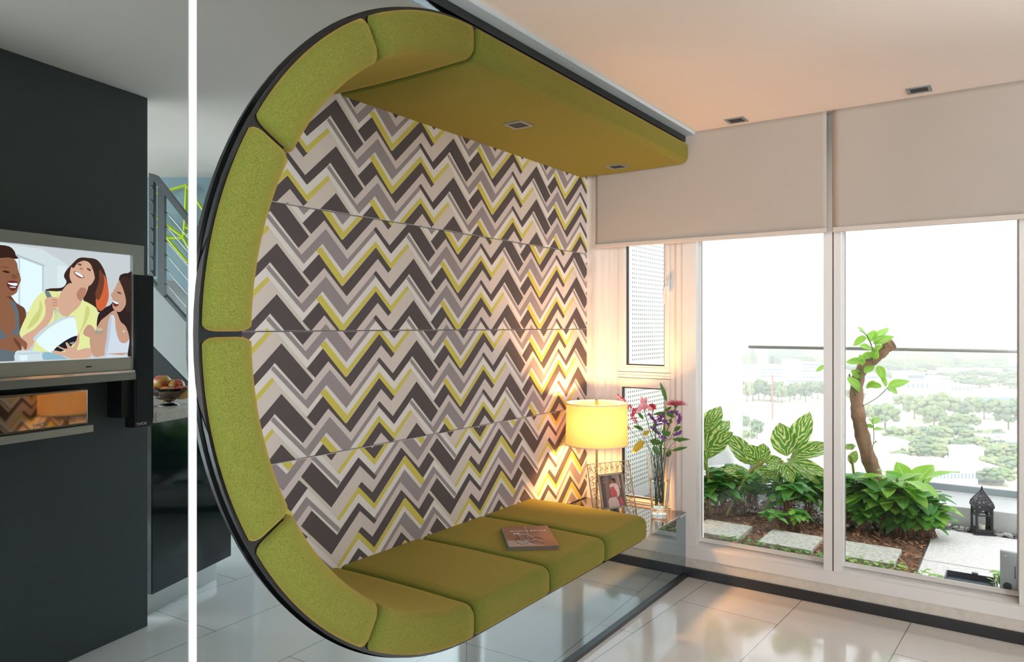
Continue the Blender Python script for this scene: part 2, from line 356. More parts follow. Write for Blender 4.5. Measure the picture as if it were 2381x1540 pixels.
def back_panel(x0, x1, z0, z1, ph, flip, label=None):
    mb = MB(); g = .0012; e = .006
    # padded slab with softly rounded rim
    rings = [(0, YB+.02), (0, YB+e), (.0018, YB+.002), (e, YB)]
    vs = []; fs = []
    for d, y in rings: vs += [(x0+d, y, z0+g+d), (x1-d, y, z0+g+d), (x1-d, y, z1-g-d), (x0+d, y, z1-g-d)]
    for i in range(3):
        for k in range(4): fs.append((i*4+k, i*4+(k+1) % 4, i*4+4+(k+1) % 4, i*4+4+k))
    fs.append((12, 13, 14, 15)); mb.add(vs, fs, 0)
    sg = -1 if flip else 1; lay = {5: 1, 6: 2, 4: 3, 2: 4, 1: 5, 3: 6}
    for c, ps in SH:
        y = YB-.00012*lay[c]-.0001
        tri = [[(ps[i][0], ps[i][1]) for i in t] for t in tessellate_polygon([[Vector((p[0], p[1], 0)) for p in ps]])]
        for i in range(-6, 7):
            for j in range(-5, 6):
                for t in tri:
                    q = clip([(ph[0]+sg*(p[0]+i*PER), ph[1]+sg*(p[1]+j*ROW)) for p in t], x0+.0015, x1-.0015, z0+g+.0015, z1-g-.0015)
                    if q:
                        area = sum(q[k][0]*q[(k+1) % len(q)][1]-q[(k+1) % len(q)][0]*q[k][1] for k in range(len(q)))
                        if abs(area) < 1e-7: continue
                        if area < 0: q = q[::-1]
                        mb.add([(a, y, b_) for a, b_ in q], [list(range(len(q)))], c)
    o = mb.build('back_panel', PW, nook)
    if label: o['label'] = label
    return o
def ZP(px, py): p = onY(px, py, YB); return (p.x, p.z)
sU = ZP(1358, 590)[1]; sL = ZP(1305, 955)[1]; X1 = 4.03
back_panel(1.1, X1, sU, 2.42, ZP(912.2, 350.7), False)
back_panel(1.1, X1, ZC, sU, ZP(797.3, 665), False)
back_panel(1.1, X1, sL, ZC, REF, False)
back_panel(1.1, X1, .376, sL, ZP(939.8, 1061.4), True, 'lowest panel, its chevrons turned upside down')
# ---- canopy and ceiling downlights
def downlight(p, s, label, grp, yaw=0):
    t = thing('downlight', p, label, 'downlight', grp); x, y, z = p
    mb = MB(); o_ = s/2; i_ = s*.36
    for a, b_ in (((x-o_, y-o_), (x+o_, y-i_)), ((x-o_, y+i_), (x+o_, y+o_)), ((x-o_, y-i_), (x-i_, y+i_)), ((x+i_, y-i_), (x+o_, y+i_))):
        mb.box((a[0], a[1], z-.004), (b_[0], b_[1], z+.0005))
    mb.build('trim_frame', M_alu, t)
    MB().box((x-i_, y-i_, z-.001), (x+i_, y+i_, z+.0005)).build('lamp_recess', M_dark, t)
    return t
cz = ZC+RB-T-.004
downlight(tuple(onZ(1205, 290, cz))[:2]+(cz,), .105, 'square recessed downlight in the green canopy, nearer the camera', 'downlights in the canopy')
downlight(tuple(onZ(1435, 387, cz))[:2]+(cz,), .105, 'square recessed downlight in the green canopy, near the blind', 'downlights in the canopy')
downlight(tuple(onZ(1712, 279, CEIL))[:2]+(CEIL-.0005,), .1, 'dark square downlight in the ceiling, the left of two before the blinds', 'downlights in the ceiling')
downlight(tuple(onZ(2137, 208, CEIL))[:2]+(CEIL-.0005,), .1, 'dark square downlight in the ceiling, the right of two before the blinds', 'downlights in the ceiling')
# ------------------------------------------------------------------ window wall
GX = 4.12
def yv(px, X=GX): return onX(px, 758, X).y
M_glass, nt, b = newmat('window_glass'); nt.nodes.remove(b)
tr = nt.nodes.new('ShaderNodeBsdfTransparent'); tr.inputs[0].default_value = (.97, .98, .98, 1); gl = nt.nodes.new('ShaderNodeBsdfGlossy'); gl.inputs['Roughness'].default_value = 0
fr = nt.nodes.new('ShaderNodeFresnel'); fr.inputs[0].default_value = 1.3; mx = nt.nodes.new('ShaderNodeMixShader')
nt.links.new(fr.outputs[0], mx.inputs[0]); nt.links.new(tr.outputs[0], mx.inputs[1]); nt.links.new(gl.outputs[0], mx.inputs[2]); nt.links.new(mx.outputs[0], nt.nodes['Material Output'].inputs[0])
YL = -5.0
struct(MB().box((WX, YL, 0), (WX+.1, BY, .13)).build('wall_window', M_plinth))
struct(MB().box((WX-.012, YL, 0), (WX, BY, .055)).build('baseboard_window', M_base, bevel=.003))
m = MB(); m.prism([(WX-.006, YL, .11), (WX-.006, YL, .172), (WX+.004, YL, .178), (GX+.02, YL, .2), (GX+.06, YL, .2), (GX+.06, YL, .11)], (0, BY-YL, 0))
struct(m.build('trim_1', M_white))
struct(MB().box((WX+.02, YL, 2.36), (GX+.08, BY, CEIL)).build('trim_2', M_white))
struct(MB().box((WX-.002, 1.29*0+1.0, .1), (WX, 1.003, .1)).build('trim_3', M_white)) if False else None
def bars(mb, y0, y1, z0, z1, x0, x1, w): # rectangular frame ring in the YZ plane
    mb.box((x0, y0, z0), (x1, y1, z0+w)); mb.box((x0, y0, z1-w), (x1, y1, z1)); mb.box((x0, y0, z0+w), (x1, y0+w, z1-w)); mb.box((x0, y1-w, z0+w), (x1, y1, z1-w))
Y0 = yv(1594, WX)  # mirror line
mullA = (yv(1618, WX), 1.6); mullB = (yv(1955, WX), yv(1915, WX)); mullC = (-.115, yv(2370, WX))
def mullion(n, y0, y1, groove=True):
    m = MB()
    if groove:
        ym = (y0+y1)/2-.004; m.box((WX, ym+.003, .178), (GX+.06, y1, 2.4)); m.box((WX, y0, .178), (GX+.06, ym-.003, 2.4)); m.box((WX+.006, ym-.004, .178), (GX+.05, ym+.004, 2.4), 1)
    else: m.box((WX, y0, .178), (GX+.06, y1, 2.4))
    struct(m.build('trim_%d' % n, [M_white, M_dark]))
mullion(4, *mullA, groove=False); mullion(5, *mullB); mullion(6, *mullC, groove=False); mullion(7, -1.6, -1.5, False)
def big_window(n, y0, y1):
    w_ = sthing('window_%d' % n, (GX, (y0+y1)/2, .2)); m = MB()
    # slim glazing beads; the deep lower lip slopes to the glass
    m.prism([(GX-.02, y0, .2), (GX, y0, .216), (GX+.01, y0, .216), (GX+.01, y0, .2)], (0, y1-y0, 0))
    m.box((GX-.005, y0, .216), (GX+.01, y0+.006, 2.36)); m.box((GX-.005, y1-.006, .216), (GX+.01, y1, 2.36))
    m.build('window_frame', M_dark if False else M_white, w_)
    m = MB().box((GX+.0095, y0, .2), (GX+.011, y0+.008, 2.36)); m.box((GX+.0095, y1-.008, .2), (GX+.011, y1, 2.36)); m.build('gasket', M_dark, w_)
    MB().add([(GX+.012, y0, .2), (GX+.012, y1, .2), (GX+.012, y1, 2.36), (GX+.012, y0, 2.36)], [(0, 1, 2, 3)]).build('pane', M_glass, w_)
big_window(2, mullB[1], mullA[0]); big_window(3, mullC[1], mullB[0]); big_window(4, -1.5, mullC[0]); big_window(5, -3.2, -1.6)
struct(MB().box((WX, -5, 0), (WX+.15, -3.2, CEIL)).build('wall_corner', M_wallp))
# casement inside the nook
cw = sthing('window_1', (GX, 1.9, .2)); yy = lambda px: yv(px, 4.09)
ya, yb = 1.6, BY
g0, g1 = yy(1546), yy(1457)          # glass edges
m = MB(); m.box((4.06, ya, .2), (4.17, yy(1577), 2.4)); m.box((4.075, yy(1577), .2), (4.17, yy(1562), 2.4)); m.box((4.085, yy(1572), .2), (4.09, yy(1576), 2.4))
m.box((4.07, yy(1425), .2), (4.17, yy(1412), 2.4)); m.box((4.08, yy(1437), .2), (4.17, yy(1425), 2.4)); m.box((4.05, yy(1412), .2), (4.17, yy(1398), 2.4)); m.box((4.03, yy(1398), .2), (4.17, BY, 2.4))
m.box((4.075, yy(1562), 1.135), (4.17, yy(1437), 1.168)); m.box((4.075, yy(1562), .2), (4.17, yy(1437), .36)); m.box((4.068, yy(1562), 1.14), (4.08, yy(1437), 1.15))
m.build('window_frame', M_white, cw, bevel=.0015)
def sash(z0, z1, nm, gy0, gy1, gz0, gz1):
    y0, y1 = yy(1562)+.001, yy(1437)-.001; m = MB(); x0, x1 = 4.082, 4.15
    m.box((x0, y0, z0), (x1, y1, gz0)); m.box((x0, y0, gz1), (x1, y1, z1)); m.box((x0, y0, gz0), (x1, gy0, gz1)); m.box((x0, gy1, gz0), (x1, y1, gz1))
    e = .012; m.box((x0-.005, y0+e, z0+e), (x1, y1-e, gz0-e)); m.box((x0-.005, gy1+e, gz0-e), (x1, y1-e, min(gz1+e, z1-e))); m.box((x0-.005, y0+e, gz0-e), (x1, gy0-e, min(gz1+e, z1-e)))
    if gz1 < z1: m.box((x0-.005, gy0-e, gz1+e), (x1, gy1+e, z1-e*.8))
    s_ = m.build(nm, M_white, cw, bevel=.001)
    gk = MB(); bars(gk, gy0-.001, gy1+.001, gz0-.001, gz1, x0+.008, x0+.03, .007); gk.build('gasket', M_dark, s_)
    MB().add([(x0+.03, gy0, gz0), (x0+.03, gy1, gz0), (x0+.03, gy1, gz1), (x0+.03, gy0, gz1)], [(0, 1, 2, 3)]).build('pane', M_glass, s_)
    return s_
up = sash(1.17, 2.36, 'upper_sash', g0, g1, 1.21, 2.3)
lo = sash(.37, 1.13, 'lower_sash', yy(1546), yy(1447), .4, 1.075)
hp = onX(1553, 665, 4.075); m = MB(); m.box((4.06, hp.y-.012, hp.z-.035), (4.082, hp.y+.012, hp.z+.035)); m.tube([(4.065, hp.y, hp.z), (4.04, hp.y, hp.z), (4.03, hp.y+.004, hp.z-.02), (4.03, hp.y+.006, hp.z-.11)], [.009, .009, .009, .007], 8)
m.build('handle', M_white, up, bevel=.002, smooth=40)
# ------------------------------------------------------------------ roller blinds
M_blind, nt, b = newmat('blind_fabric'); b.inputs['Base Color'].default_value = srgb(180, 172, 163); b.inputs['Roughness'].default_value = .9
tl = nt.nodes.new('ShaderNodeBsdfTranslucent'); tl.inputs[0].default_value = srgb(180, 172, 163); mx = nt.nodes.new('ShaderNodeMixShader'); mx.inputs[0].default_value = .035
nt.links.new(b.outputs[0], mx.inputs[1]); nt.links.new(tl.outputs[0], mx.inputs[2]); nt.links.new(mx.outputs[0], nt.nodes['Material Output'].inputs[0])
def blind(y0, y1, zb, label):
    t = thing('roller_blind', (3.985, (y0+y1)/2, zb), label, 'roller blind', 'roller blinds over the windows')
    m = MB(); ny = 60; nz = 24; vs = []; fs = []
    for j in range(nz+1):
        z = zb+.02+(CEIL-.02-zb)*j/nz
        for i in range(ny+1):
            y = y0+(y1-y0)*i/ny; h = max(0, 1-(z-zb)/.16)
            x = 3.985+.006*h*h*math.sin(y*9+1)*math.cos(y*4)+.002*noise.noise(Vector((y*3, z*3, 0)))
            vs.append((x, y, z))
    for j in range(nz):
        for i in range(ny): a = j*(ny+1)+i; fs.append((a, a+ny+1, a+ny+2, a+1))
    m.add(vs, fs); m.build('blind_fabric', M_blind, t, smooth=180, solid=.0008)
    MB().box((3.978, y0, zb), (3.992, y1, zb+.026)).build('bottom_bar', mat('blind_bar', srgb(205, 196, 188), .6), t, bevel=.004)
bz = onX(1385, 578, 3.985).z
blind(onX(1922, 545, 3.985).y, onX(1385, 578, 3.985).y, bz, 'beige roller blind half lowered over the left window beside the green canopy')
blind(-1.3, onX(1936, 545, 3.985).y, bz, 'grey beige roller blind half lowered over the right window')
def chain(px, z0, x, label):
    y = onX(px, 758, x).y; m = MB(); n = int((2.4-z0)/.012)
    for k in range(n): m.ball((x, y, z0+k*.012), .0028, 5)
    for k in range(n): m.ball((x, y+.012, z0+k*.012), .0028, 5)
    tag(m.build('bead_chain', M_white, smooth=180), label, 'bead chain')
chain(1381, .55, 4.015, 'white bead chain of the blind hanging beside the chevron wall')
# ------------------------------------------------------------------ opposite side of the room, seen in the mirror wall
# (positions below are worked out where the mirror shows them, then mirrored back to where the things stand)
CD = Vector((.978, .208, 0)); CN = Vector((.208, -.978, 0)); CP = Vector((1.893, 3.452, 0))   # face of the television wall
def tvp(px, py, off): return onP(px, py, CP+CN*off, CN)
def tz(p): return ((p-CP).dot(CD), p.z)
def TB(mb, t0, t1, z0, z1, o0, o1, mi=0):    # box on the television wall: along, height, offset towards the mirror
    P = lambda t, o: CP+CD*t+CN*o
    return mb.add([(*(P(t, o)).xy, z) for z in (z0, z1) for o in (o0, o1) for t in (t0, t1)],
                  [(0, 1, 3, 2), (4, 6, 7, 5), (0, 4, 5, 1), (2, 3, 7, 6), (0, 2, 6, 4), (1, 5, 7, 3)], mi)
M_slate = mat('slate_paint', srgb(76, 84, 88), .55, bump=(40, .1, .002))
M_tvsilver = mat('silver_plastic', srgb(196, 201, 196), .32, .35)
m = MB(); TB(m, -1.15, 0, 0, CEIL, -.12, 0); struct(m.build('wall_television', M_slate, mirror=True))
off = .105; t1 = tz(tvp(335, 572, off))[0]; zt = tvp(335, 572, off).z; zb = tvp(325, 882, off).z; t0 = -.83
s1, sz1 = tz(tvp(309, 594, off)); sz0 = tvp(306, 831, off).z; s0 = t0+.035
tv = thing('television', CP+CD*((t0+t1)/2)+CN*.1+Vector((0, 0, zb)), 'silver flat television on the dark wall, showing three laughing women in a kitchen', 'television', mirror=True)
m = MB(); TB(m, t0, s0, zb+.045, zt, .05, off); TB(m, s1, t1, zb+.045, zt, .05, off); TB(m, s0, s1, sz1, zt, .05, off); TB(m, s0, s1, zb+.045, sz0, .05, off); TB(m, s0, s1, sz0, sz1, .05, .085)
m.build('bezel', M_tvsilver, tv, mirror=True, bevel=.002)
m = MB(); TB(m, t0, t1-.004, zb, zb+.034, .05, off+.012); m.build('speaker_strip', mat('silver_mesh', srgb(150, 155, 153), .4, .5), tv, mirror=True, bevel=.004)
m = MB(); TB(m, t0, t1-.004, zb+.034, zb+.045, .05, off+.01); m.build('chrome_strip', M_chrome, tv, mirror=True)
m = MB(); TB(m, t0+.2, t1-.2, zb+.1, zt-.1, -.0, .05); m.build('wall_bracket', M_dark, tv, mirror=True)
m = MB(); a = tz(tvp(206, 853, off)); TB(m, a[0]-.012, a[0]+.012, a[1]-.003, a[1]+.003, off, off+.002); m.build('sensor', M_dark, tv, mirror=True)
# the picture on the screen, flat coloured shapes that give off light
so = .0875; pts0 = []
def SCR(poly): return [tvp(x/4.812, 540+y/4.812, so) for x, y in poly]
EM = {}
def em(c):
    if c not in EM: EM[c] = emit('screen_colour_%d' % len(EM), srgb(*c), 1.6)
    return EM[c]
pic = MB(); pcols = []; lay = [0]
def shp(c, pts, curve=True):
    if curve and len(pts) > 3:
        P = [Vector((x, y, 0)) for x, y in pts]; n = len(P); out = []
        for i in range(n):
            a_, b_, c_, d_ = P[i-1], P[i], P[(i+1) % n], P[(i+2) % n]
            for k in range(4):
                t = k/4; out.append(.5*((2*b_)+(c_-a_)*t+(2*a_-5*b_+4*c_-d_)*t*t+(3*b_-a_-3*c_+d_)*t**3))
        pts = [(v.x, v.y) for v in out]
    # keep the shape inside the screen
    def cl(poly):
        lim = ((0, 1492, -1), )
        for ax, L, sg in lim:
            o_ = []
            for i in range(len(poly)):
                p, q = poly[i], poly[(i+1) % len(poly)]; da = (p[ax]-L)*sg; db = (q[ax]-L)*sg
                if da >= 0: o_.append(p)
                if (da >= 0) != (db >= 0): t = da/(da-db); o_.append((p[0]+(q[0]-p[0])*t, p[1]+(q[1]-p[1])*t))
            poly = o_
        return poly
    def bot(p): x, y = p; return (x, min(y, 1448-(x)*.037))
    lay[0] += 1
    if c not in pcols: pcols.append(c)
    tris = tessellate_polygon([[Vector((p[0], p[1], 0)) for p in pts]])
    for t in tris:
        q = cl([bot(pts[i]) for i in t])
        if len(q) >= 3:
            P = [v+CN*(.00012*lay[0]) for v in SCR(q)]
            n_ = (P[1]-P[0]).cross(P[2]-P[0])
            if n_.length < 1e-9: continue
            if n_.dot(CN) < 0: P = P[::-1]
            pic.add(P, [list(range(len(P)))], pcols.index(c))
def circ(c, x, y, r, ry=None, n=14): shp(c, [(x+r*math.cos(2*math.pi*k/n), y+(ry or r)*math.sin(2*math.pi*k/n)) for k in range(n)], False)
m = MB(); TB(m, s0, s1, sz0, sz1, .085, .087); scr = m.build('screen', em((208, 198, 196)), tv, mirror=True)
WALL2 = (218, 214, 212)
shp(WALL2, [(0, 120), (470, 190), (760, 370), (740, 560), (640, 760), (0, 1000)], False)
shp((236, 238, 240), [(205, 285), (470, 385), (475, 640), (440, 880), (200, 900), (90, 800), (90, 300)], False)
shp((205, 206, 208), [(205, 250), (225, 258), (225, 860), (205, 860)], False); shp((196, 196, 196), [(470, 375), (490, 385), (490, 660), (470, 660)], False)
shp((186, 184, 184), [(170, 240), (500, 370), (500, 388), (170, 262)], False)
shp((226, 224, 222), [(640, 380), (740, 380), (740, 600), (640, 640)], False)
SK1 = (148, 92, 66); SK1D = (112, 66, 46); SK2 = (222, 164, 136); SK2D = (190, 124, 98); SK3 = (204, 148, 122); HR = (62, 40, 34); HRL = (98, 62, 46); YL_ = (236, 224, 150); YLD = (214, 200, 122); WH = (240, 238, 238)
# woman at the left, grey top
shp(SK1D, [(-60, 640), (95, 690), (180, 790), (270, 850), (290, 930), (270, 1060), (200, 1170), (-60, 1200)])
shp(SK1, [(-60, 700), (60, 720), (150, 800), (180, 960), (150, 1100), (60, 1190), (-60, 1200)])
shp((104, 106, 110), [(110, 780), (160, 785), (205, 900), (215, 1060), (225, 1200), (190, 1320), (150, 1446), (-60, 1452), (-60, 1100), (30, 1105), (70, 1170), (130, 1130), (170, 1040), (165, 920)])
shp(SK1, [(-60, 250), (100, 270), (180, 330), (200, 420), (232, 530), (205, 600), (180, 680), (90, 720), (0, 700), (-60, 660)])
shp((58, 34, 28), [(-60, 160), (20, 145), (110, 165), (160, 215), (175, 260), (205, 290), (160, 300), (100, 285), (0, 290), (-60, 300)])
shp((120, 70, 50), [(0, 395), (50, 385), (105, 405), (50, 398)]); shp((60, 32, 26), [(20, 435), (70, 432), (110, 452), (70, 458)]); shp((60, 32, 26), [(178, 455), (205, 468), (200, 475)])
shp((110, 40, 38), [(75, 560), (130, 545), (192, 560), (190, 620), (140, 660), (85, 615)]); shp(WH, [(80, 568), (130, 570), (188, 572), (180, 600), (120, 592)]); shp((215, 205, 200), [(100, 612), (170, 612), (165, 625), (120, 622)])
shp((128, 78, 56), [(120, 480), (160, 470), (192, 500), (170, 525), (130, 518)])
# woman in the middle: hair behind, yellow blouse, head thrown back
shp(HR, [(880, 290), (980, 288), (1080, 310), (1150, 400), (1190, 520), (1205, 660), (1190, 800), (1130, 900), (1050, 860), (940, 780), (900, 700), (700, 660), (600, 668), (500, 650), (560, 630), (690, 620), (740, 560), (712, 500), (730, 440), (800, 360)])
shp((214, 96, 56), [(1150, 480), (1190, 540), (1212, 680), (1200, 780), (1140, 880), (1080, 850), (1070, 740), (1120, 640)]); shp((120, 62, 44), [(1110, 420), (1160, 500), (1150, 640), (1100, 760), (1060, 700), (1100, 560)])
shp(YL_, [(480, 665), (560, 660), (680, 672), (760, 720), (900, 760), (980, 790), (1070, 850), (1092, 930), (1080, 1060), (1000, 1180), (1000, 1300), (900, 1345), (700, 1360), (520, 1340), (360, 1330), (380, 1250), (250, 1180), (215, 1120), (290, 940), (380, 760)])
shp(YLD, [(440, 760), (470, 850), (420, 990), (300, 1090), (360, 960), (430, 860)]); shp(YLD, [(960, 830), (1000, 880), (960, 1010), (880, 1140), (930, 1000)]); shp((222, 208, 132), [(640, 700), (700, 800), (660, 900), (620, 800)])
shp(SK2, [(700, 640), (780, 570), (900, 620), (980, 600), (960, 680), (920, 750), (880, 830), (790, 910), (740, 950), (660, 900), (650, 780), (665, 700)])
shp(SK2D, [(900, 620), (960, 640), (930, 730), (890, 770), (850, 700)])
shp(SK2, [(800, 380), (900, 320), (1000, 330), (1068, 400), (1060, 500), (1010, 590), (920, 622), (830, 600), (780, 530), (775, 460)])
shp(HR, [(890, 300), (980, 290), (1060, 330), (1075, 420), (1060, 520), (1040, 440), (1000, 350), (930, 320), (860, 350), (820, 400), (800, 380)])
shp((110, 70, 58), [(870, 352), (905, 358), (900, 376), (868, 368)]); shp((110, 70, 58), [(968, 400), (1008, 418), (1004, 438), (970, 420)]); shp((150, 98, 78), [(880, 330), (925, 345), (925, 350)]); shp((150, 98, 78), [(980, 370), (1028, 405), (1022, 408)])
shp((200, 130, 108), [(880, 398), (915, 400), (925, 425), (890, 420)])
shp((150, 66, 60), [(820, 440), (870, 450), (930, 490), (928, 516), (880, 512), (835, 480)]); shp(WH, [(832, 445), (880, 458), (922, 492), (918, 510), (875, 490), (838, 466)])
# woman at the right, white top
shp(SK3, [(1150, 850), (1240, 830), (1330, 880), (1420, 900), (1480, 980), (1480, 1300), (1300, 1390), (1180, 1380), (1060, 1396), (1010, 1330), (1000, 1160), (1070, 1100), (1080, 980)])
shp((216, 210, 216), [(1215, 960), (1270, 940), (1290, 1100), (1330, 1220), (1400, 1240), (1470, 1180), (1492, 1390), (1300, 1400), (1170, 1400), (1185, 1180)]); shp((196, 190, 198), [(1215, 960), (1240, 960), (1215, 1200), (1180, 1390), (1172, 1300)])
shp((52, 34, 34), [(1340, 480), (1420, 460), (1500, 500), (1500, 1300), (1420, 1390), (1440, 1200), (1400, 1060), (1340, 1000), (1300, 900), (1260, 880), (1180, 940), (1120, 990), (1075, 1060), (1090, 930), (1160, 850), (1240, 800), (1300, 650), (1320, 540)])
shp(SK3, [(1330, 540), (1380, 620), (1400, 720), (1395, 820), (1340, 890), (1280, 880), (1250, 830), (1250, 750), (1232, 700), (1270, 650), (1290, 600)])
shp(HR, [(1330, 530), (1400, 500), (1470, 560), (1440, 700), (1460, 860), (1400, 900), (1400, 760), (1370, 640)])
shp((100, 60, 50), [(1305, 665), (1345, 680), (1340, 694), (1308, 680)]); shp((100, 60, 50), [(1262, 640), (1278, 645), (1276, 656)]); shp((120, 44, 44), [(1250, 765), (1320, 790), (1300, 830), (1262, 822)]); shp(WH, [(1252, 765), (1318, 792), (1300, 806), (1258, 785)])
circ((220, 210, 190), 1377, 1110, 12)
# arms, whisk, bowl
shp((120, 122, 126), [(490, 665), (530, 660), (570, 730), (545, 750), (520, 740)])
shp(SK2, [(490, 760), (560, 725), (640, 745), (640, 830), (590, 880), (560, 980), (440, 1140), (300, 1320), (220, 1280), (240, 1170), (380, 1080), (480, 960), (500, 860)])
for y in (760, 790, 820): shp(SK2D, [(560, y), (600, y-6), (640, y+4), (600, y+4)])
for k in range(5): shp((170, 172, 172), [(600+k*6, 860), (606+k*6, 860), (606+k*24, 1000-k*12), (600+k*24, 1000-k*12)], False)
shp((206, 206, 210), [(365, 1180), (480, 1070), (650, 970), (800, 938), (815, 960), (690, 985), (520, 1080), (400, 1200), (372, 1220)])
shp((238, 239, 244), [(395, 1215), (520, 1090), (680, 990), (800, 955), (835, 1000), (850, 1100), (850, 1170), (800, 1250), (700, 1320), (600, 1345), (540, 1340), (460, 1290)])
shp((34, 34, 38), [(590, 1320), (680, 1240), (780, 1180), (852, 1160), (850, 1200), (780, 1280), (690, 1330), (640, 1340)]); shp((150, 150, 150), [(760, 1240), (820, 1225), (800, 1262)])
shp(SK2, [(560, 1340), (600, 1325), (680, 1340), (720, 1330), (640, 1290), (640, 1275), (700, 1300), (740, 1300), (720, 1245), (740, 1235), (790, 1290), (830, 1240), (860, 1140), (875, 1150), (870, 1240), (850, 1320), (940, 1300), (1000, 1310), (990, 1400), (800, 1420), (720, 1390), (620, 1370)])
shp((150, 178, 190), [(480, 1345), (620, 1365), (740, 1415), (700, 1430), (480, 1430)])
shp(SK3, [(915, 1130), (960, 1045), (1010, 1045), (1050, 1100), (1060, 1140), (1030, 1180), (960, 1170)]); shp((172, 150, 128), [(1050, 1110), (1100, 1075), (1145, 1100), (1130, 1140), (1070, 1145)]); shp((214, 186, 150), [(1060, 1090), (1100, 1075), (1140, 1090), (1100, 1105)])
shp(SK1, [(-60, 1230), (60, 1180), (160, 1145), (240, 1200), (290, 1250), (270, 1320), (230, 1270), (220, 1330), (120, 1330), (0, 1310), (-60, 1330)]); shp(SK1D, [(140, 1180), (210, 1250), (215, 1320), (150, 1230)])
shp((214, 216, 216), [(160, 1340), (240, 1325), (420, 1335), (450, 1380), (440, 1440), (170, 1446)]); shp((196, 200, 202), [(180, 1352), (430, 1346), (430, 1362), (180, 1368)], False); shp((232, 234, 234), [(200, 1380), (290, 1376), (290, 1440), (205, 1442)], False)
pic.build('picture', [em(c) for c in pcols], tv, mirror=True)['label'] = 'picture of three laughing women with a white mixing bowl'
# centre loudspeaker with glossy front
o2 = .112; a = tz(tvp(214, 985, o2)); zc0 = tvp(214, 1004, o2).z; zc1 = zb-.02
sb = thing('centre_loudspeaker', CP+CD*(-.6)+CN*.12+Vector((0, 0, zc0)), 'wide black glossy loudspeaker with silver foot under the television, mirroring the lamp', 'loudspeaker', mirror=True)
m = MB(); TB(m, -.8, a[0]-.006, zc0+.03, zc1, .0, o2-.01); m.build('body', mat('piano_black', (.42, .34, .27, 1), .03, 1), sb, mirror=True, bevel=.012, smooth=30)
m = MB(); TB(m, -.8, a[0], zc0, zc0+.03, .0, o2+.01); m.build('foot', M_tvsilver, sb, mirror=True, bevel=.003)
def face_text(body, px, py, off, size, parent):
    p = mir(tvp(px, py, off)); X = Vector((-.978, .208, 0)); Nn = Vector((.208, .978, 0))
    M = Matrix(((X.x, 0, Nn.x, p.x), (X.y, 0, Nn.y, p.y), (0, 1, 0, p.z), (0, 0, 0, 1)))
    text(body, 'lettering', parent, M_white, size, M, sx=1.25)
face_text('SONY', 92, 989, o2-.0095, .018, sb)
# tall side loudspeaker
fo = .115; a0 = tz(tvp(314, 990, fo)); a1 = tz(tvp(357, 990, fo)); zl = tvp(335, 993, fo).z; zh = tvp(335, 640, fo).z
ls = thing('side_loudspeaker', CP+CD*a0[0]+CN*.08+Vector((0, 0, zl)), 'tall slim black loudspeaker standing upright at the right edge of the television', 'loudspeaker', mirror=True)
m = MB(); TB(m, a0[0], a1[0], zl, zh, .05, fo); m.build('cabinet', M_dark, ls, mirror=True, bevel=.004)
m = MB(); TB(m, a0[0]+.004, a1[0]-.004, zl+.032, zh-.006, fo, fo+.004); m.build('grille', mat('speaker_cloth', srgb(46, 50, 53), .9), ls, mirror=True)
m = MB(); TB(m, a0[0]-.05, a0[0], zl+.05, zl+.25, 0.0, .09); m.build('wall_mount', M_dark, ls, mirror=True)
face_text('SONY', 329, 986, fo+.0008, .017, ls)
# ------------------------------------------------------------------ kitchen counter
KP = Vector((1.961, 3.531, 0)); KD = Vector((.936, .352, 0)); KN = Vector((.352, -.936, 0))
def kpt(t, o, z): q = KP+KD*t+KN*o; return Vector((q.x, q.y, z))
def KB(mb, t0, t1, z0, z1, o0, o1, mi=0):
    return mb.add([kpt(t, o, z) for z in (z0, z1) for o in (o0, o1) for t in (t0, t1)], [(0, 1, 3, 2), (4, 6, 7, 5), (0, 4, 5, 1), (2, 3, 7, 6), (0, 2, 6, 4), (1, 5, 7, 3)], mi)
kr = onP(537, 1295, KP, KN); kl = onP(340, 1387, KP, KN); kt1 = (kr-KP).dot(KD); kz = (kr.z+kl.z)/2; ks = onP(350, 985, KP, KN).z
kit = thing('kitchen_counter', kpt(kt1/2, -.3, 0), 'kitchen counter with black glossy front, pale worktop and steel plinth beside the dark wall', 'counter', mirror=True)
m = MB(); KB(m, .0, kt1, kz, ks, -.55, 0); m.build('front_panel', mat('black_glass_front', srgb(20, 32, 36), .06), kit, mirror=True)
m = MB(); KB(m, .0, kt1-.07, 0, kz, -.5, -.045); m.build('plinth', M_steel, kit, mirror=True)
m = MB(); KB(m, .0, kt1+.03, ks, ks+.055, -.7, .02); m.build('worktop', mat('pale_worktop', srgb(214, 208, 198), .2, vary=(80, srgb(198, 190, 180))), kit, mirror=True, bevel=.003)
zw = ks+.055; bc = onZ(393, 943, zw)
M_clear, nt, b = newmat('clear_glass'); b.inputs['Transmission Weight'].default_value = 1; b.inputs['Roughness'].default_value = .01; b.inputs['IOR'].default_value = 1.4; b.inputs['Base Color'].default_value = (.97, .99, .98, 1)
bo = thing('fruit_bowl', bc, 'footed clear glass fruit bowl holding apples on the kitchen counter', 'bowl', mirror=True)
R = .115
m = MB().lathe([(.0001, .0), (.055, .0), (.05, .006), (.012, .018), (.03, .03), (.08, .042), (R-.004, .075), (R, .096), (R-.004, .097), (R-.012, .076), (.076, .047), (.0001, .034)], bc, 28); m.build('bowl', M_clear, bo, mirror=True, smooth=180)
M_apple, nt, b = newmat('apple_skin'); tc = nt.nodes.new('ShaderNodeTexCoord'); n = nt.nodes.new('ShaderNodeTexNoise'); n.inputs['Scale'].default_value = 22; r = nt.nodes.new('ShaderNodeValToRGB')
r.color_ramp.elements[0].position = .38; r.color_ramp.elements[0].color = srgb(190, 52, 58); r.color_ramp.elements[1].position = .62; r.color_ramp.elements[1].color = srgb(214, 176, 92)
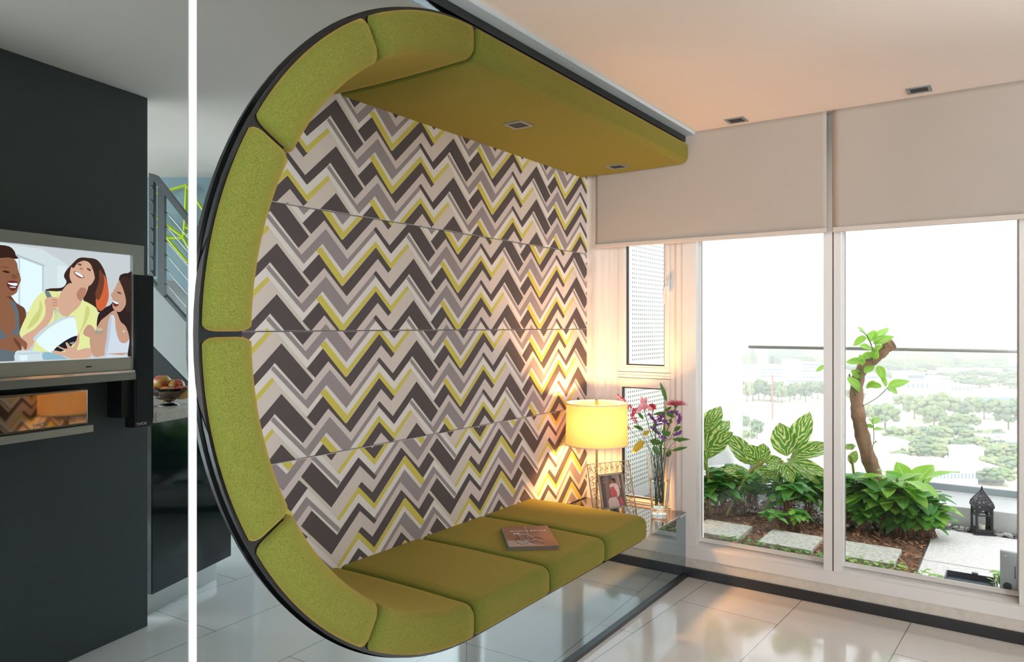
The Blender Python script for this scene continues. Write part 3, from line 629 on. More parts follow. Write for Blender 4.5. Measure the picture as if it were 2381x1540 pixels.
nt.links.new(tc.outputs['Object'], n.inputs[0]); nt.links.new(n.outputs[0], r.inputs[0]); nt.links.new(r.outputs[0], b.inputs['Base Color']); b.inputs['Roughness'].default_value = .3
apr = []
for k, (px, py, dd, lb) in enumerate([(377, 889, .0, 'red and yellow apple on top of the pile, left of the middle'), (358, 911, -.01, 'yellow red apple at the left end of the glass bowl'), (391, 914, -.045, 'dark red apple at the front middle of the glass bowl'), (409, 898, .02, 'yellow green apple behind, at the upper right of the pile'), (423, 913, -.01, 'dark red apple at the right end of the glass bowl'), (392, 921, .05, 'red apple half hidden low at the back of the pile')]):
    f = bc.x*CA+bc.y*SA+dd; c_ = atF(px, py, f); ra = .045
    if not apr:
        t = thing('apple', c_, lb, 'apple', 'apples in the glass bowl', mirror=True); pr = []
        for i in range(13): a_ = math.pi*i/12; rr = math.sin(a_)*ra*(1+.06*math.cos(a_)); pr.append((max(rr, .0004), ra*.9*math.cos(a_)-(.012*math.exp(-(rr/.012)**2) if a_ < 1 else 0)+(.006*math.exp(-(rr/.01)**2) if a_ > 2 else 0)))
        MB().lathe(pr[::-1], c_, 20).build('skin', M_apple, t, mirror=True, smooth=180)
        MB().tube([c_+Vector((0, 0, ra*.6)), c_+Vector((.003, 0, ra*1.05))], .0014, 5).build('stalk', mat('stalk_brown', srgb(92, 66, 42), .8), t, mirror=True); apr.append(t)
    else: dup(apr[0], mir(c_), rz=k*1.3, sc=(1, .98, 1)[k % 3], label=lb)
# ------------------------------------------------------------------ staircase and far wall
SF = 4.75; FD = Vector((CA, SA, 0))
M_sgrey = mat('stair_grey_paint', srgb(196, 200, 200), .6); M_rail = mat('rail_steel_dark', srgb(88, 92, 92), .4, .4); M_blue = mat('blue_grey_paint', srgb(150, 174, 186), .8)
P = lambda pts, f: [atF(x, y, f) for x, y in pts]
st = thing('staircase', atF(400, 800, SF), 'grey staircase flank rising behind the kitchen counter, with steel railing', 'staircase', mirror=True)
MB().prism(P([(340, 645), (437, 753), (500, 823), (500, 957), (437, 887), (340, 788)], SF), FD*.4).build('stair_flank', M_sgrey, st, mirror=True)
MB().prism(P([(340, 638), (500, 816), (500, 825), (340, 647)], SF-.01), FD*.05).build('stringer_edge', M_rail, st, mirror=True)
MB().prism(P([(366, 436), (382, 452), (382, 692), (366, 676)], SF-.02), FD*.03).build('post', M_rail, st, mirror=True)
m = MB(); m.prism(P([(346, 404), (357, 406), (357, 642), (346, 642)], SF-.03), FD*.04)
for k in range(7): m.tube([atF(349, 432+k*33, SF-.04), atF(356, 438+k*33, SF-.04)], .006, 6)
m.build('newel_post', M_rail, st, mirror=True)
MB().prism(P([(346, 402), (361, 406), (500, 585), (500, 604), (360, 425), (346, 404)], SF-.035), FD*.05).build('handrail', M_rail, st, mirror=True)
for y in (485, 518, 551, 584, 618, 651): MB().tube([atF(380, y, SF), atF(500, y+120*1.17, SF)], .0045, 6).build('rail_rod', M_steel, st, mirror=True)
m = MB(); m.prism(P([(338, 786), (500, 957), (500, 1120), (338, 1120)], SF+.03), FD*.3); tag(m.build('cupboard', mat('under_stair_dark', srgb(30, 36, 36), .5), mirror=True), 'dark cupboard filling the space under the stair flank', 'cupboard')
m = MB(); w0 = atF(300, 758, 5.4); w1 = atF(590, 758, 5.4); m.prism([(w0.x, w0.y, 0), (w1.x, w1.y, 0), (w1.x, w1.y, CEIL), (w0.x, w0.y, CEIL)], FD*.1); struct(m.build('wall_stairwell', M_blue, mirror=True))
m = MB(); Q = lambda x, y: atF(x/2.138, 380+y/2.138, 5.33)
for a_, b_ in [((770, 155), (928, 108)), ((928, 108), (920, 300)), ((928, 108), (1035, 270)), ((920, 300), (912, 370)), ((832, 372), (912, 372)), ((770, 265), (912, 366)), ((770, 300), (935, 495)), ((912, 372), (992, 516)), ((920, 318), (1000, 345)), ((935, 350), (1000, 470)), ((820, 350), (840, 374))]:
    m.tube([Q(*a_), Q(*b_)], .012, 6)
tag(m.build('wire_sculpture', mat('lime_lacquer', srgb(196, 226, 40), .4), mirror=True), 'lime green angular wire sculpture on the blue grey wall behind the railing', 'sculpture')
# ------------------------------------------------------------------ side table, lamp, frame, vase, book
TZ = .374
M_tbl, nt, b = newmat('black_mirror_glass'); b.inputs['Base Color'].default_value = (.26,.26,.27,1); b.inputs['Metallic'].default_value = .85; b.inputs['Roughness'].default_value = .02
st_ = thing('side_table', (3.75, 1.9, TZ-.02), 'low black mirror glass table beyond the end of the green seat, below the narrow window', 'table')
MB().box((SEAT_END+.012, 1.57, TZ-.014), (4.03, 2.235, TZ)).build('table_top', M_tbl, st_)
MB().box((SEAT_END+.012, 1.566, TZ-.012), (4.03, 1.57, TZ-.001)).build('edge_strip', M_chrome, st_)
MB().box((SEAT_END+.012, 1.6, .0), (SEAT_END+.03, 2.235, TZ-.014)).build('side_panel', M_black, st_)
# lamp
LX, LY = 3.72, 1.985; LC = Vector((LX, LY, TZ)); sz0_, sz1_ = .772, 1.006
lamp = thing('table_lamp', LC, 'table lamp with glowing cream drum shade and slim brass pole on the black table', 'lamp')
M_shade, nt, b = newmat('cream_shade'); nt.nodes.remove(b); df = nt.nodes.new('ShaderNodeBsdfDiffuse'); df.inputs[0].default_value = srgb(214, 188, 146); tl = nt.nodes.new('ShaderNodeBsdfTranslucent'); tl.inputs[0].default_value = srgb(232, 186, 122)
mx = nt.nodes.new('ShaderNodeMixShader'); mx.inputs[0].default_value = .1; nt.links.new(df.outputs[0], mx.inputs[1]); nt.links.new(tl.outputs[0], mx.inputs[2]); nt.links.new(mx.outputs[0], nt.nodes['Material Output'].inputs[0])
M_brass = mat('pale_brass', srgb(214, 178, 130), .2, 1)
sh = MB().lathe([(.178, sz0_), (.174, sz1_)], (LX, LY, 0), 64).build('lamp_shade', M_shade, lamp, smooth=180)
for z, r in ((sz0_, .178), (sz1_, .174)): MB().lathe([(r+.001, z-.003), (r+.001, z+.003), (r-.002, z+.003), (r-.002, z-.003)], (LX, LY, 0), 64, closed=True).build('shade_rim', mat('shade_trim', srgb(240, 225, 195), .8), sh, smooth=30)
m = MB()
for k in range(3): a_ = k*2.094+.4; m.tube([(LX, LY, sz1_-.004), (LX+.173*math.cos(a_), LY+.173*math.sin(a_), sz1_-.004)], .0015, 5)
m.tube([(LX, LY, sz1_-.006), (LX, LY, sz1_+.006)], .012, 12); m.build('spider', M_brass, lamp)
MB().ball((LX, LY, sz1_+.014), .009, 12).build('finial', M_brass, lamp, smooth=180)
MB().tube([(LX, LY, TZ+.02), (LX, LY, sz1_)], .0065, 12).build('pole', M_brass, lamp, smooth=60)
MB().lathe([(.0001, .0), (.075, 0), (.075, .012), (.07, .016), (.02, .02), (.012, .035), (.0065, .05)], (LX, LY, TZ), 32).build('base', M_brass, lamp, smooth=40)
bulb = (LX-.05, LY-.03, .9)
MB().ball(bulb, (.024, .024, .032), 16).build('bulb', emit('warm_bulb', (1, .62, .27, 1), 40), lamp, smooth=180)
light('lamp_bulb_light', 'POINT', (LX-.05, LY-.03, .9), 58, (1, .46, .15), shadow_soft_size=.035)
MB().tube(spline([(LX-.05, LY+.05, TZ+.004), (LX-.12, LY+.13, TZ+.004), (LX-.2, LY+.2, TZ+.004), (LX-.26, 2.2, TZ+.004)]), .003, 6).build('cable', M_dark, lamp)
# picture frame
fr_, ft = CA, SA
def LF(l, f, z): return Vector((CA*f+SA*l, SA*f-CA*l, z))
A_ = LF(.452, 3.98, TZ+.002); Wd = (LF(.89, .45, 0)-LF(0, 0, 0)).normalized(); Up = Vector((*( (LF(-.45, .89, 0)).xy*.26), .966)).normalized(); FN = Wd.cross(Up).normalized()
if FN.dot(A_-E0) > 0: FN = -FN
FW, FH = .285, .315
fm = thing('photo_frame', A_+Wd*FW/2, 'silver filigree photo frame with a picture of a seated woman, leaning on the black table', 'photo frame')
def FP(u, v, o=0): return A_+Wd*u+Up*v+FN*o
M_pew = mat('pewter', srgb(140, 142, 132), .4, .5)
def fbox(mb, u0, u1, v0, v1, o0, o1, mi=0):
    return mb.add([FP(u, v, o) for v in (v0, v1) for o in (o0, o1) for u in (u0, u1)], [(0, 1, 3, 2), (4, 6, 7, 5), (0, 4, 5, 1), (2, 3, 7, 6), (0, 2, 6, 4), (1, 5, 7, 3)], mi)
iu0, iu1, iv0, iv1 = .058, FW-.058, .058, FH-.062
m = MB()
for a in ((0, .004, 0, FH), (FW-.004, FW, 0, FH), (0, FW, 0, .004), (0, FW, FH-.004, FH)): fbox(m, *a, -.003, .003)
m.build('outer_rim', M_pew, fm)
m = MB(); q = .011
for a in ((iu0, iu0+q, iv0, iv1), (iu1-q, iu1, iv0, iv1), (iu0, iu1, iv0, iv0+q), (iu0, iu1, iv1-q, iv1)): fbox(m, *a, -.003, .004)
m.build('inner_frame', M_pew, fm)
m = MB()
def spiral(u, v, r, a0, sg, turns=1.2, w=.0014):
    pts = []
    for i in range(15): t = i/14; rr = r*(1-t*.8); a_ = a0+sg*t*turns*2*math.pi; pts.append(FP(u+rr*math.cos(a_), v+rr*math.sin(a_)))
    m.tube(pts, [w*(1.15-.4*i/14) for i in range(15)], 5)
def leafm(u, v, a_, L): # small flat leaf
    c_, s_ = math.cos(a_), math.sin(a_); p = [(0, 0), (.5*L, .22*L), (L, 0), (.5*L, -.22*L)]
    m.prism([FP(u+x*c_-y*s_, v+x*s_+y*c_, -.001) for x, y in p], FN*.002)
def band(u0, u1, v0, v1, horiz):
    L = (u1-u0) if horiz else (v1-v0); n = max(1, round(L/.034)); w_ = (v1-v0) if horiz else (u1-u0)
    for k in range(n):
        s_ = (k+.5)/n*L
        for e, sg in ((.3, 1), (.72, -1)):
            u, v = (u0+s_, v0+w_*e) if horiz else (u0+w_*e, v0+s_)
            spiral(u, v, .0125, (k*1.7+e*5) % 6.28, sg if k % 2 else -sg)
        u, v = (u0+s_, v0+w_*.5) if horiz else (u0+w_*.5, v0+s_)
        for q_ in range(3): leafm(u, v, k*2.1+q_*2.09, .016)
    pts = []
    for i in range(n*8+1):
        s_ = i/(n*8)*L; y = w_*(.5+.42*math.sin(i/8*math.pi*2*.5+.6)); pts.append(FP(u0+s_, v0+y) if horiz else FP(u0+y, v0+s_))
    m.tube(pts, .0014, 5)
band(0, FW, iv1, FH, True); band(0, FW, 0, iv0, True); band(0, iu0, iv0, iv1, False); band(iu1, FW, iv0, iv1, False)
m.build('filigree', M_pew, fm, smooth=40)
m = MB(); fbox(m, iu0+.005, iu1-.005, iv0+.005, iv1-.005, -.003, .0005); m.build('backing', M_dark, fm)
m = MB(); m.prism([FP(FW/2-.03, .01, -.004), FP(FW/2+.03, .01, -.004), FP(FW/2+.02, .24, -.004), FP(FW/2-.02, .24, -.004)], Vector((0, 0, 0))-FN*.002); m.build('stand_leg', M_dark, fm)
pm = MB(); pc = []; ly = [0]
def fp(c, pts):
    ly[0] += 1; cols = [x.name for x in pc]
    nm = 'photo_colour_%d_%d_%d' % c
    if nm not in cols: pc.append(mat(nm, srgb(*c), .25)); cols.append(nm)
    x0, y0 = 430, 465; P = [FP(iu0+q+(x-x0)/(950-x0)*(iu1-iu0-2*q)*1.0, iv1-q-(y-y0)/(1235-y0)*(iv1-iv0-2*q), .0006+.00012*ly[0]) for x, y in pts]
    tr_ = tessellate_polygon([P])
    for t in tr_:
        T3 = [P[i] for i in t]
        if (T3[1]-T3[0]).cross(T3[2]-T3[0]).dot(FN) < 0: T3 = T3[::-1]
        pm.add(T3, [(0, 1, 2)], cols.index(nm))
# (frame-aligned photo space, x 430-950, y 465-1235)
fp((88, 80, 78), [(430, 465), (950, 465), (950, 1235), (430, 1235)]); fp((104, 98, 100), [(560, 465), (640, 465), (600, 1235), (520, 1235)]); fp((130, 120, 126), [(720, 465), (840, 465), (860, 900), (760, 900)])
fp((70, 62, 60), [(430, 465), (520, 465), (500, 1235), (430, 1235)]); fp((150, 142, 150), [(840, 465), (880, 465), (900, 800), (870, 800)])
fp((110, 104, 104), [(500, 520), (590, 515), (590, 560), (500, 565)]); fp((112, 106, 106), [(500, 600), (590, 598), (590, 640), (500, 645)])
fp((188, 178, 182), [(640, 700), (700, 660), (790, 680), (840, 720), (860, 860), (850, 960), (800, 1010), (700, 1010), (640, 900)])
fp((158, 78, 92), [(650, 760), (730, 740), (790, 900), (780, 1010), (640, 1010), (630, 880)])
fp((176, 168, 172), [(600, 1010), (760, 1000), (800, 1100), (820, 1235), (560, 1235), (560, 1080)]); fp((166, 84, 98), [(820, 1000), (880, 1030), (920, 1160), (900, 1235), (840, 1235), (820, 1120)])
fp((126, 92, 78), [(690, 580), (740, 560), (780, 600), (770, 670), (720, 680), (690, 640)]); fp((44, 34, 34), [(690, 570), (740, 535), (790, 560), (795, 640), (780, 680), (760, 620), (710, 590)]); fp((120, 88, 74), [(760, 1020), (820, 1000), (840, 1080), (790, 1060)])
pm.build('photograph', pc, fm)
# vase
VX, VY = 3.925, 1.69
def vsec(t, inset=0, n=32):     # square foot turning round towards the rim
    hs = .043+(.074-.043)*t-inset; z = .345*t; out = []
    for k in range(n):
        a_ = 2*math.pi*k/n+.3; c_, s_ = math.cos(a_), math.sin(a_); e = 2+6*(1-t)**1.5
        r = hs/((abs(c_)**e+abs(s_)**e)**(1/e)); out.append((r, a_, z))
    return out
def vloft(rings, mb, bottom_first=True):
    n = 32; vs = []; fs = []
    for sec in rings:
        for r, a_, z in sec: vs.append(Vector((VX+r*math.cos(a_-.3+.75), VY+r*math.sin(a_-.3+.75), TZ+.001+z)))
    for i in range(len(rings)-1):
        for k in range(n): fs.append((i*n+k, i*n+(k+1) % n, (i+1)*n+(k+1) % n, (i+1)*n+k))
    fs.append(list(range(n))[::-1]); fs.append(list(range((len(rings)-1)*n, len(rings)*n))); mb.add(vs, fs); return mb
vase = thing('vase', (VX, VY, TZ), 'tall clear glass vase with square foot and water, holding flowers on the black table', 'vase')
ts = [i/10 for i in range(11)]
m = vloft([vsec(t) for t in ts]+[vsec(1, .0035)]+[vsec(t, .0035+.006*(1-t)) for t in ts[::-1][1:-1]], MB()); m.build('glass_body', M_clear, vase, smooth=50)
wt = [.101]+[.1+.05*i for i in range(1, 10)]
m = vloft([vsec(t, .0045+.0065*(1-t)) for t in wt], MB()); m.build('water', mat('water', (.9, 1, .93, 1), .0, Transmission_Weight=1, IOR=1.1), vase, smooth=50)
# flowers
M_stem = mat('stem_green', srgb(86, 112, 44), .6); M_lf = mat('leaf_green', srgb(64, 110, 42), .5); M_lfy = mat('leaf_yellow', srgb(176, 160, 44), .5)
M_pink = mat('lily_pink', srgb(226, 140, 152), .6, vary=(40, srgb(240, 190, 196))); M_mum = mat('mum_pink', srgb(220, 120, 138), .6); M_red = mat('petal_crimson', srgb(176, 30, 66), .6); M_purple = mat('statice_purple', srgb(98, 48, 132), .7, vary=(120, srgb(140, 80, 160))); M_mag = mat('buds_magenta', srgb(176, 44, 96), .7, vary=(90, srgb(214, 90, 130)))
M_crm = mat('petal_cream', srgb(244, 216, 140), .6)
VF = VX*CA+VY*SA
def FQ(x, y, df=0): return atF(1420+x/7.335, 880+y/7.335, VF+df)     # flower sketch space
def foot(k): a_ = k*2.4; return Vector((VX+.024*math.cos(a_), VY+.024*math.sin(a_), TZ+.045+.004*(k % 3)))
def neck(k, x): p = FQ(x, 1330); a_ = k*1.9; return Vector((p.x*.6+(VX+.045*math.cos(a_))*.4, p.y*.6+(VY+.045*math.sin(a_))*.4, TZ+.345))
def petal(mb, c, d, L, W, up, droop, mi=0, fold=.15): mb.leaf(c, d, L, W, up, droop, fold, mi, n=8)
TOC = (E0-Vector((VX, VY, 1))).normalized(); RT = Vector((SA, -CA, 0))
def stem_thing(name, k, top, label, cat='flower', grp='flowers in the glass vase', nx=None, r=.0022, mats=M_stem):
    t = thing(name, foot(k), label, cat, grp); nn = neck(k, nx or 780)
    MB().tube(spline([foot(k), (foot(k)+nn)/2+Vector((.003*math.sin(k), .003*math.cos(k), 0)), nn, nn.lerp(top, .5)+Vector((0, 0, .004)), top], 5), r, 6).build('stem', M_stem, t, smooth=180); return t
c = FQ(560, 480, -.02); t = stem_thing('lily', 0, c-Vector((0, 0, .012)), 'large pale pink lily facing up in the glass vase', nx=700)
m = MB()
for dx, dz, dy, L, dr in ((-1, .45, .3, .048, .9), (-.75, -.25, .7, .046, .5), (-.25, 1, .1, .04, -.1), (.3, .9, -.3, .04, .0), (.9, .55, .2, .044, .8), (.9, .1, .5, .046, .5), (.25, -.2, .9, .03, .4)): petal(m, c, RT*dx+Vector((0, 0, dz))+TOC*dy, L*1.45, .027, TOC+Vector((0, 0, .6)), dr)
m.build('petals', M_pink, t, smooth=180)
m = MB()
for k in range(5): a_ = k*1.256; q = c+RT*(.01*math.cos(a_))+TOC*(.01*math.sin(a_))+Vector((0, 0, .03)); m.tube([c, q], .0007, 4); m.ball(q, .0018, 5)
m.build('stamens', mat('stamen_brown', srgb(150, 90, 50), .8), t)
c = FQ(1110, 470, -.03); t = stem_thing('chrysanthemum', 1, c-Vector((0, 0, .01)), 'deep pink many-petalled bloom at the right of the vase', nx=930, r=.0035)
m = MB(); random.seed(3)
for k in range(34):
    a_ = k*2.4; el = .15+.7*(k/34); petal(m, c, RT*math.cos(a_)*math.cos(el)+TOC*math.sin(a_)*math.cos(el)+Vector((0, 0, math.sin(el)*.9)), .078-.02*(k/34), .014, Vector((0, 0, 1))+TOC*.2, .12, fold=.4)
m.build('petals', M_mum, t, smooth=180); MB().lathe([(.002, -.012), (.009, -.006), (.01, .001)], c, 12).build('calyx', M_lf, t, smooth=180)
c = FQ(700, 490, .03); t = stem_thing('crimson_flower', 2, c, 'small crimson flower half hidden behind the pale pink lily', nx=760); m = MB()
for k in range(9): a_ = k*.7; petal(m, c, RT*math.cos(a_)+Vector((0, 0, math.sin(a_)*.7+.2))+TOC*.3, .03, .014, TOC, .1)
m.build('petals', M_red, t, smooth=180)
c = FQ(860, 560, .05); t = stem_thing('pale_lily', 3, FQ(930, 660, .04), 'yellow cream spent petals hanging behind the purple sprigs', nx=880); m = MB()
for a in ((RT*-1+Vector((0, 0, .3)), .05), (RT*-1+Vector((0, 0, .75)), .042), (RT*-.6-Vector((0, 0, .1)), .045)): petal(m, FQ(945, 650, .04), a[0], a[1]*1.3, .018, TOC, .1)
m.build('petals', M_crm, t, smooth=180)
def sprig(k, pts, label, m_, nx, wid=26, n=22, name='statice_sprig', grp='sprigs in the glass vase', df=0):
    P_ = [FQ(x, y, df) for x, y in pts]; t = stem_thing(name, k, P_[-1], label, 'flower', grp, nx=nx, r=.0013); m = MB(); random.seed(k*7+1)
    n = int(n*1.5)
    for i in range(n):
        s_ = i/n*(len(P_)-1); j = int(s_); q = P_[j].lerp(P_[min(j+1, len(P_)-1)], s_-j); w_ = wid/7.335*VF/FPX
        m.ball(q+Vector((random.uniform(-1, 1), random.uniform(-1, 1), random.uniform(-1, 1)))*w_, random.uniform(.0036, .006), 6, jit=.3)
    m.build('florets', m_, t, smooth=180)
sprig(4, [(120, 290), (180, 350), (240, 400)], 'magenta bud sprig reaching far left over the lamp shade', M_mag, 640, 22, 18, 'bud_sprig', df=-.04)
sprig(5, [(250, 520), (320, 470), (330, 500)], 'dark crimson bud sprig below the far left one', M_mag, 650, 24, 12, 'bud_sprig', df=-.02)
sprig(6, [(400, 500), (410, 580), (370, 640), (440, 760)], 'magenta and purple sprig left of the lily stem', M_mag, 690, 30, 30, 'bud_sprig', df=-.03)
sprig(7, [(280, 830), (300, 850)], 'small crimson bud on a thin low stem at the left', M_mag, 650, 18, 8, 'bud_sprig', df=.0)
sprig(8, [(650, 600), (700, 660), (740, 720), (770, 760)], 'purple statice sprig slanting beneath the lily', M_purple, 760, 22, 26)
sprig(9, [(820, 690), (880, 630), (850, 700), (810, 800)], 'thick purple statice sprig in the middle of the bouquet', M_purple, 800, 34, 36, df=-.03)
sprig(10, [(900, 710), (950, 750), (990, 790)], 'purple statice sprig right of the middle', M_purple, 850, 24, 20, df=-.01)
sprig(11, [(960, 600), (1030, 580), (1090, 570)], 'purple statice sprig just below the deep pink bloom', M_purple, 880, 26, 22, df=.01)
sprig(12, [(1120, 560), (1160, 640), (1180, 700), (1150, 760)], 'purple statice sprig hanging along the thick right stem', M_purple, 920, 26, 32, df=-.01)
sprig(13, [(1080, 960), (1150, 940), (1220, 910)], 'low purple statice sprig pointing right', M_purple, 980, 24, 22, df=-.03)
sprig(14, [(690, 820), (790, 890), (880, 1010), (930, 1030)], 'low purple statice sprig above the vase rim', M_purple, 800, 26, 22, df=-.04)
t = stem_thing('leafy_branch', 15, FQ(940, 480, .0), 'leafy green branches among the flowers, topped by one long upright leaf', 'foliage', 'greenery', nx=900, r=.003)
m = MB(); my = MB()
for x0, y0, x1, y1, w_, d0 in ((955, 400, 840, 40, 70, 0), (1040, 1240, 1320, 1160, 60, -.03), (1050, 1050, 1360, 1030, 70, -.02), (940, 600, 1100, 660, 80, .0), (1080, 900, 1200, 810, 80, -.01), (820, 1100, 660, 1060, 110, -.03), (720, 1160, 830, 1300, 100, -.02), (860, 1080, 720, 1120, 110, -.05), (940, 590, 720, 610, 60, .02), (560, 880, 380, 800, 70, -.01), (560, 700, 450, 560, 60, 0), (960, 980, 860, 880, 90, -.02), (1000, 980, 940, 900, 100, -.01), (960, 1340, 1030, 1220, 90, -.03), (940, 560, 1040, 480, 60, -.01), (1050, 760, 980, 700, 70, .02), (1140, 1060, 1200, 1080, 40, -.02), (820, 940, 700, 860, 70, -.02), (760, 760, 740, 880, 70, -.01)):
    p0, p1 = FQ(x0, y0, d0), FQ(x1, y1, d0-.01); m.leaf(p0, p1-p0, (p1-p0).length, w_/7.335*VF/FPX, TOC+Vector((.2, .1, .5)), .05, .25)
for x0, y0, x1, y1, w_, d0 in ((570, 1060, 360, 1270, 130, -.05), (560, 970, 665, 880, 80, -.02)):
    p0, p1 = FQ(x0, y0, d0), FQ(x1, y1, d0-.01); my.leaf(p0, p1-p0, (p1-p0).length, w_/7.335*VF/FPX, TOC+Vector((.2, .1, .3)), .05, .2)
m.build('foliage', M_lf, t, smooth=180); my.build('yellowed_leaves', M_lfy, t, smooth=180)['label'] = 'yellowing leaves'
m = MB()
for k, (x, y) in enumerate(((1060, 1230), (1080, 1010), (560, 880), (700, 900), (900, 700), (960, 800), (600, 1080), (850, 900), (780, 1000))): m.tube(spline([foot(k+3), neck(k, 660+k*40), FQ(x, y, -.02)], 6), .0015, 5)
m.build('twigs', M_stem, t, smooth=180)
# book
bz_ = ZC-RB+T+.0005; bt = .019; c4 = [onZ(px, py, bz_+bt) for px, py in ((1187, 1273), (1305.5, 1268), (1268.5, 1223), (1162, 1226))]
bu = ((c4[1]-c4[0])+(c4[2]-c4[3]))/2; bv = ((c4[3]-c4[0])+(c4[2]-c4[1]))/2; BW, BH = bu.length, bv.length; cen = sum(c4, Vector())/4; bu.normalize(); bv = (bv-bu*bv.dot(bu)).normalized()
BM = Matrix(((bu.x, bv.x, 0, cen.x), (bu.y, bv.y, 0, cen.y), (0, 0, 1, bz_), (0, 0, 0, 1)))
bk = thing('book', (cen.x, cen.y, bz_), 'hardcover book titled CYCLE STYLE with a bicycle on its brown cover, on the green seat', 'book')
w2, h2 = BW/2, BH/2
MB().box((-w2+.003, -h2+.004, .0025), (w2-.004, h2-.004, bt-.0025), 0, BM).build('pages', mat('page_edges', srgb(96, 96, 88), .8), bk)
M_cov = mat('cover_brown', srgb(128, 82, 66), .3, vary=(9, srgb(150, 98, 78)))
m = MB(); m.box((-w2, -h2, bt-.0025), (w2, h2, bt), 0, BM); m.box((-w2, -h2, 0), (w2, h2, .0025), 0, BM); m.build('cover', M_cov, bk)
m = MB(); m.box((-w2-.003, -h2, 0), (-w2+.002, h2, bt), 0, BM); m.build('spine', mat('spine_teal', srgb(66, 116, 116), .4), bk, bevel=.002)
zt_ = bt+.0002
def flat(mb, pts, mi=0): mb.add([BM @ Vector((x*w2, y*h2, zt_+.0001*mi)) for x, y in pts], [list(range(len(pts)))], mi)
m = MB(); flat(m, [(-.98, -.97), (.45, -.97), (-.1, -.62), (-.2, -.42), (-.98, -.4)], 0); m.build('pale_ground', mat('cover_pale', srgb(176, 164, 156), .3), bk)
TM = BM @ Matrix.Translation((0.06*w2, .5*h2, zt_))
text('CYCLE STYLE', 'title', bk, mat('title_white', srgb(240, 240, 240), .4), .021, TM, .0001, 1.35)
m = MB(); Bp = lambda x, y: BM @ Vector((x*w2, y*h2, zt_+.0006))
for cx_, cy_, r_ in ((-.38, -.45, .3), (.22, -.52, .3)):
    m.tube([Bp(cx_+r_*.9*math.cos(a*.3142), cy_+r_*1.15*math.sin(a*.3142)) for a in range(21)], .0008, 4, 0)
    for a in range(8): m.tube([Bp(cx_, cy_), Bp(cx_+r_*.86*math.cos(a*.785), cy_+r_*1.1*math.sin(a*.785))], .00025, 3, 0)
for pts in ([(-.42, .2), (-.02, .16), (.2, -.42), (-.16, -.52), (-.38, .1)], [(-.16, -.52), (-.02, .16)], [(-.38, -.45), (-.42, .22), (-.56, .25)], [(-.02, .16), (.02, .5), (-.04, .8), (.06, .95)], [(.2, -.42), (.5, -.6)]): m.tube([Bp(*p) for p in pts], .001, 4, 1)
m.tube([Bp(-.62, .22), Bp(-.36, .28)], .002, 5, 1)
m.build('bicycle_print', [mat('print_dark', srgb(54, 42, 40), .4), mat('print_pale', srgb(206, 208, 208), .4)], bk)
# ------------------------------------------------------------------ roof garden outside
GZ = .16; XE = 5.36
M_soil = mat('bark_mulch', srgb(74, 52, 38), .95, bump=(60, 1, .02), vary=(45, srgb(128, 92, 66))); M_pave = mat('granite_paving', srgb(188, 184, 182), .8, bump=(90, .5, .004), vary=(60, srgb(206, 204, 202)))
M_stone = mat('stepping_stone', srgb(150, 150, 140), .85, bump=(80, .6, .004), vary=(40, srgb(186, 186, 176))); M_conc = mat('painted_concrete', srgb(188, 190, 189), .8)
m = MB(); nx, ny = 50, 80; vs = []; fs = []
for j in range(ny+1):
    for i in range(nx+1):
        x = 4.2+(XE-4.2)*i/nx; y = .44+(2.32-.44)*j/ny; vs.append((x, y, GZ-.012+.02*noise.noise(Vector((x*14, y*14, 1)))+.012*noise.noise(Vector((x*45, y*45, 3)))))
for j in range(ny):
    for i in range(nx): a = j*(nx+1)+i; fs.append((a, a+1, a+nx+2, a+nx+1))
m.add(vs, fs); random.seed(5)
for k in range(1500):
    p = Vector((random.uniform(4.2, XE), random.uniform(.44, 2.3), GZ+.002)); a = random.random()*6.3; s_ = random.uniform(.006, .018)
    d = Vector((math.cos(a), math.sin(a), random.uniform(-.4, .5)))*s_; e = Vector((-d.y, d.x, 0))*.4; m.add([p-d-e, p+d-e, p+d+e, p-d+e], [(0, 1, 2, 3)], 1)
tag(m.build('mulch_bed', [M_soil, mat('bark_chip', srgb(150, 108, 76), .9)]), 'brown bark mulch covering the planting bed outside the window', 'mulch', kind='stuff')
struct(MB().box((4.18, -5, -.3), (6.3, 3.4, GZ-.03)).build('balcony_floor', M_conc))
random.seed(8); yy_ = .43; r_ = 0
while yy_ > -1.9:   # paving slabs laid in rows across the terrace
    xx = 4.24
    for k, wd in enumerate((.36, .38, .38)):
        if yy_ > -.9: pass
        MBx = MB().box((xx+.002, yy_-.6+.002, GZ-.03), (min(xx+wd, XE)-.002, yy_-.002, GZ+random.uniform(-.001, .001)))
        tag(MBx.build('paving_slab', M_pave, bevel=.002), 'pale granite paving slab of the terrace around the lantern', 'paving slab', 'granite paving slabs'); xx += wd
    yy_ -= .6; r_ += 1
for yc, lb in ((1.53, 'grey stepping stone in the mulch, nearest the perforated screen'), (1.11, 'grey stepping stone in the mulch, in the middle of the left window'), (.69, 'grey stepping stone in the mulch beside the terrace, in the right window')):
    tag(MB().box((4.36, yc-.15, GZ-.03), (4.68, yc+.15, GZ+.018)).build('stepping_stone', M_stone, bevel=.004), lb, 'stepping stone', 'stepping stones')
m = MB().box((5.5, -5, GZ-.03), (6.2, 3.4, .285)); struct(m.build('wall_parapet', M_conc, bevel=.006))
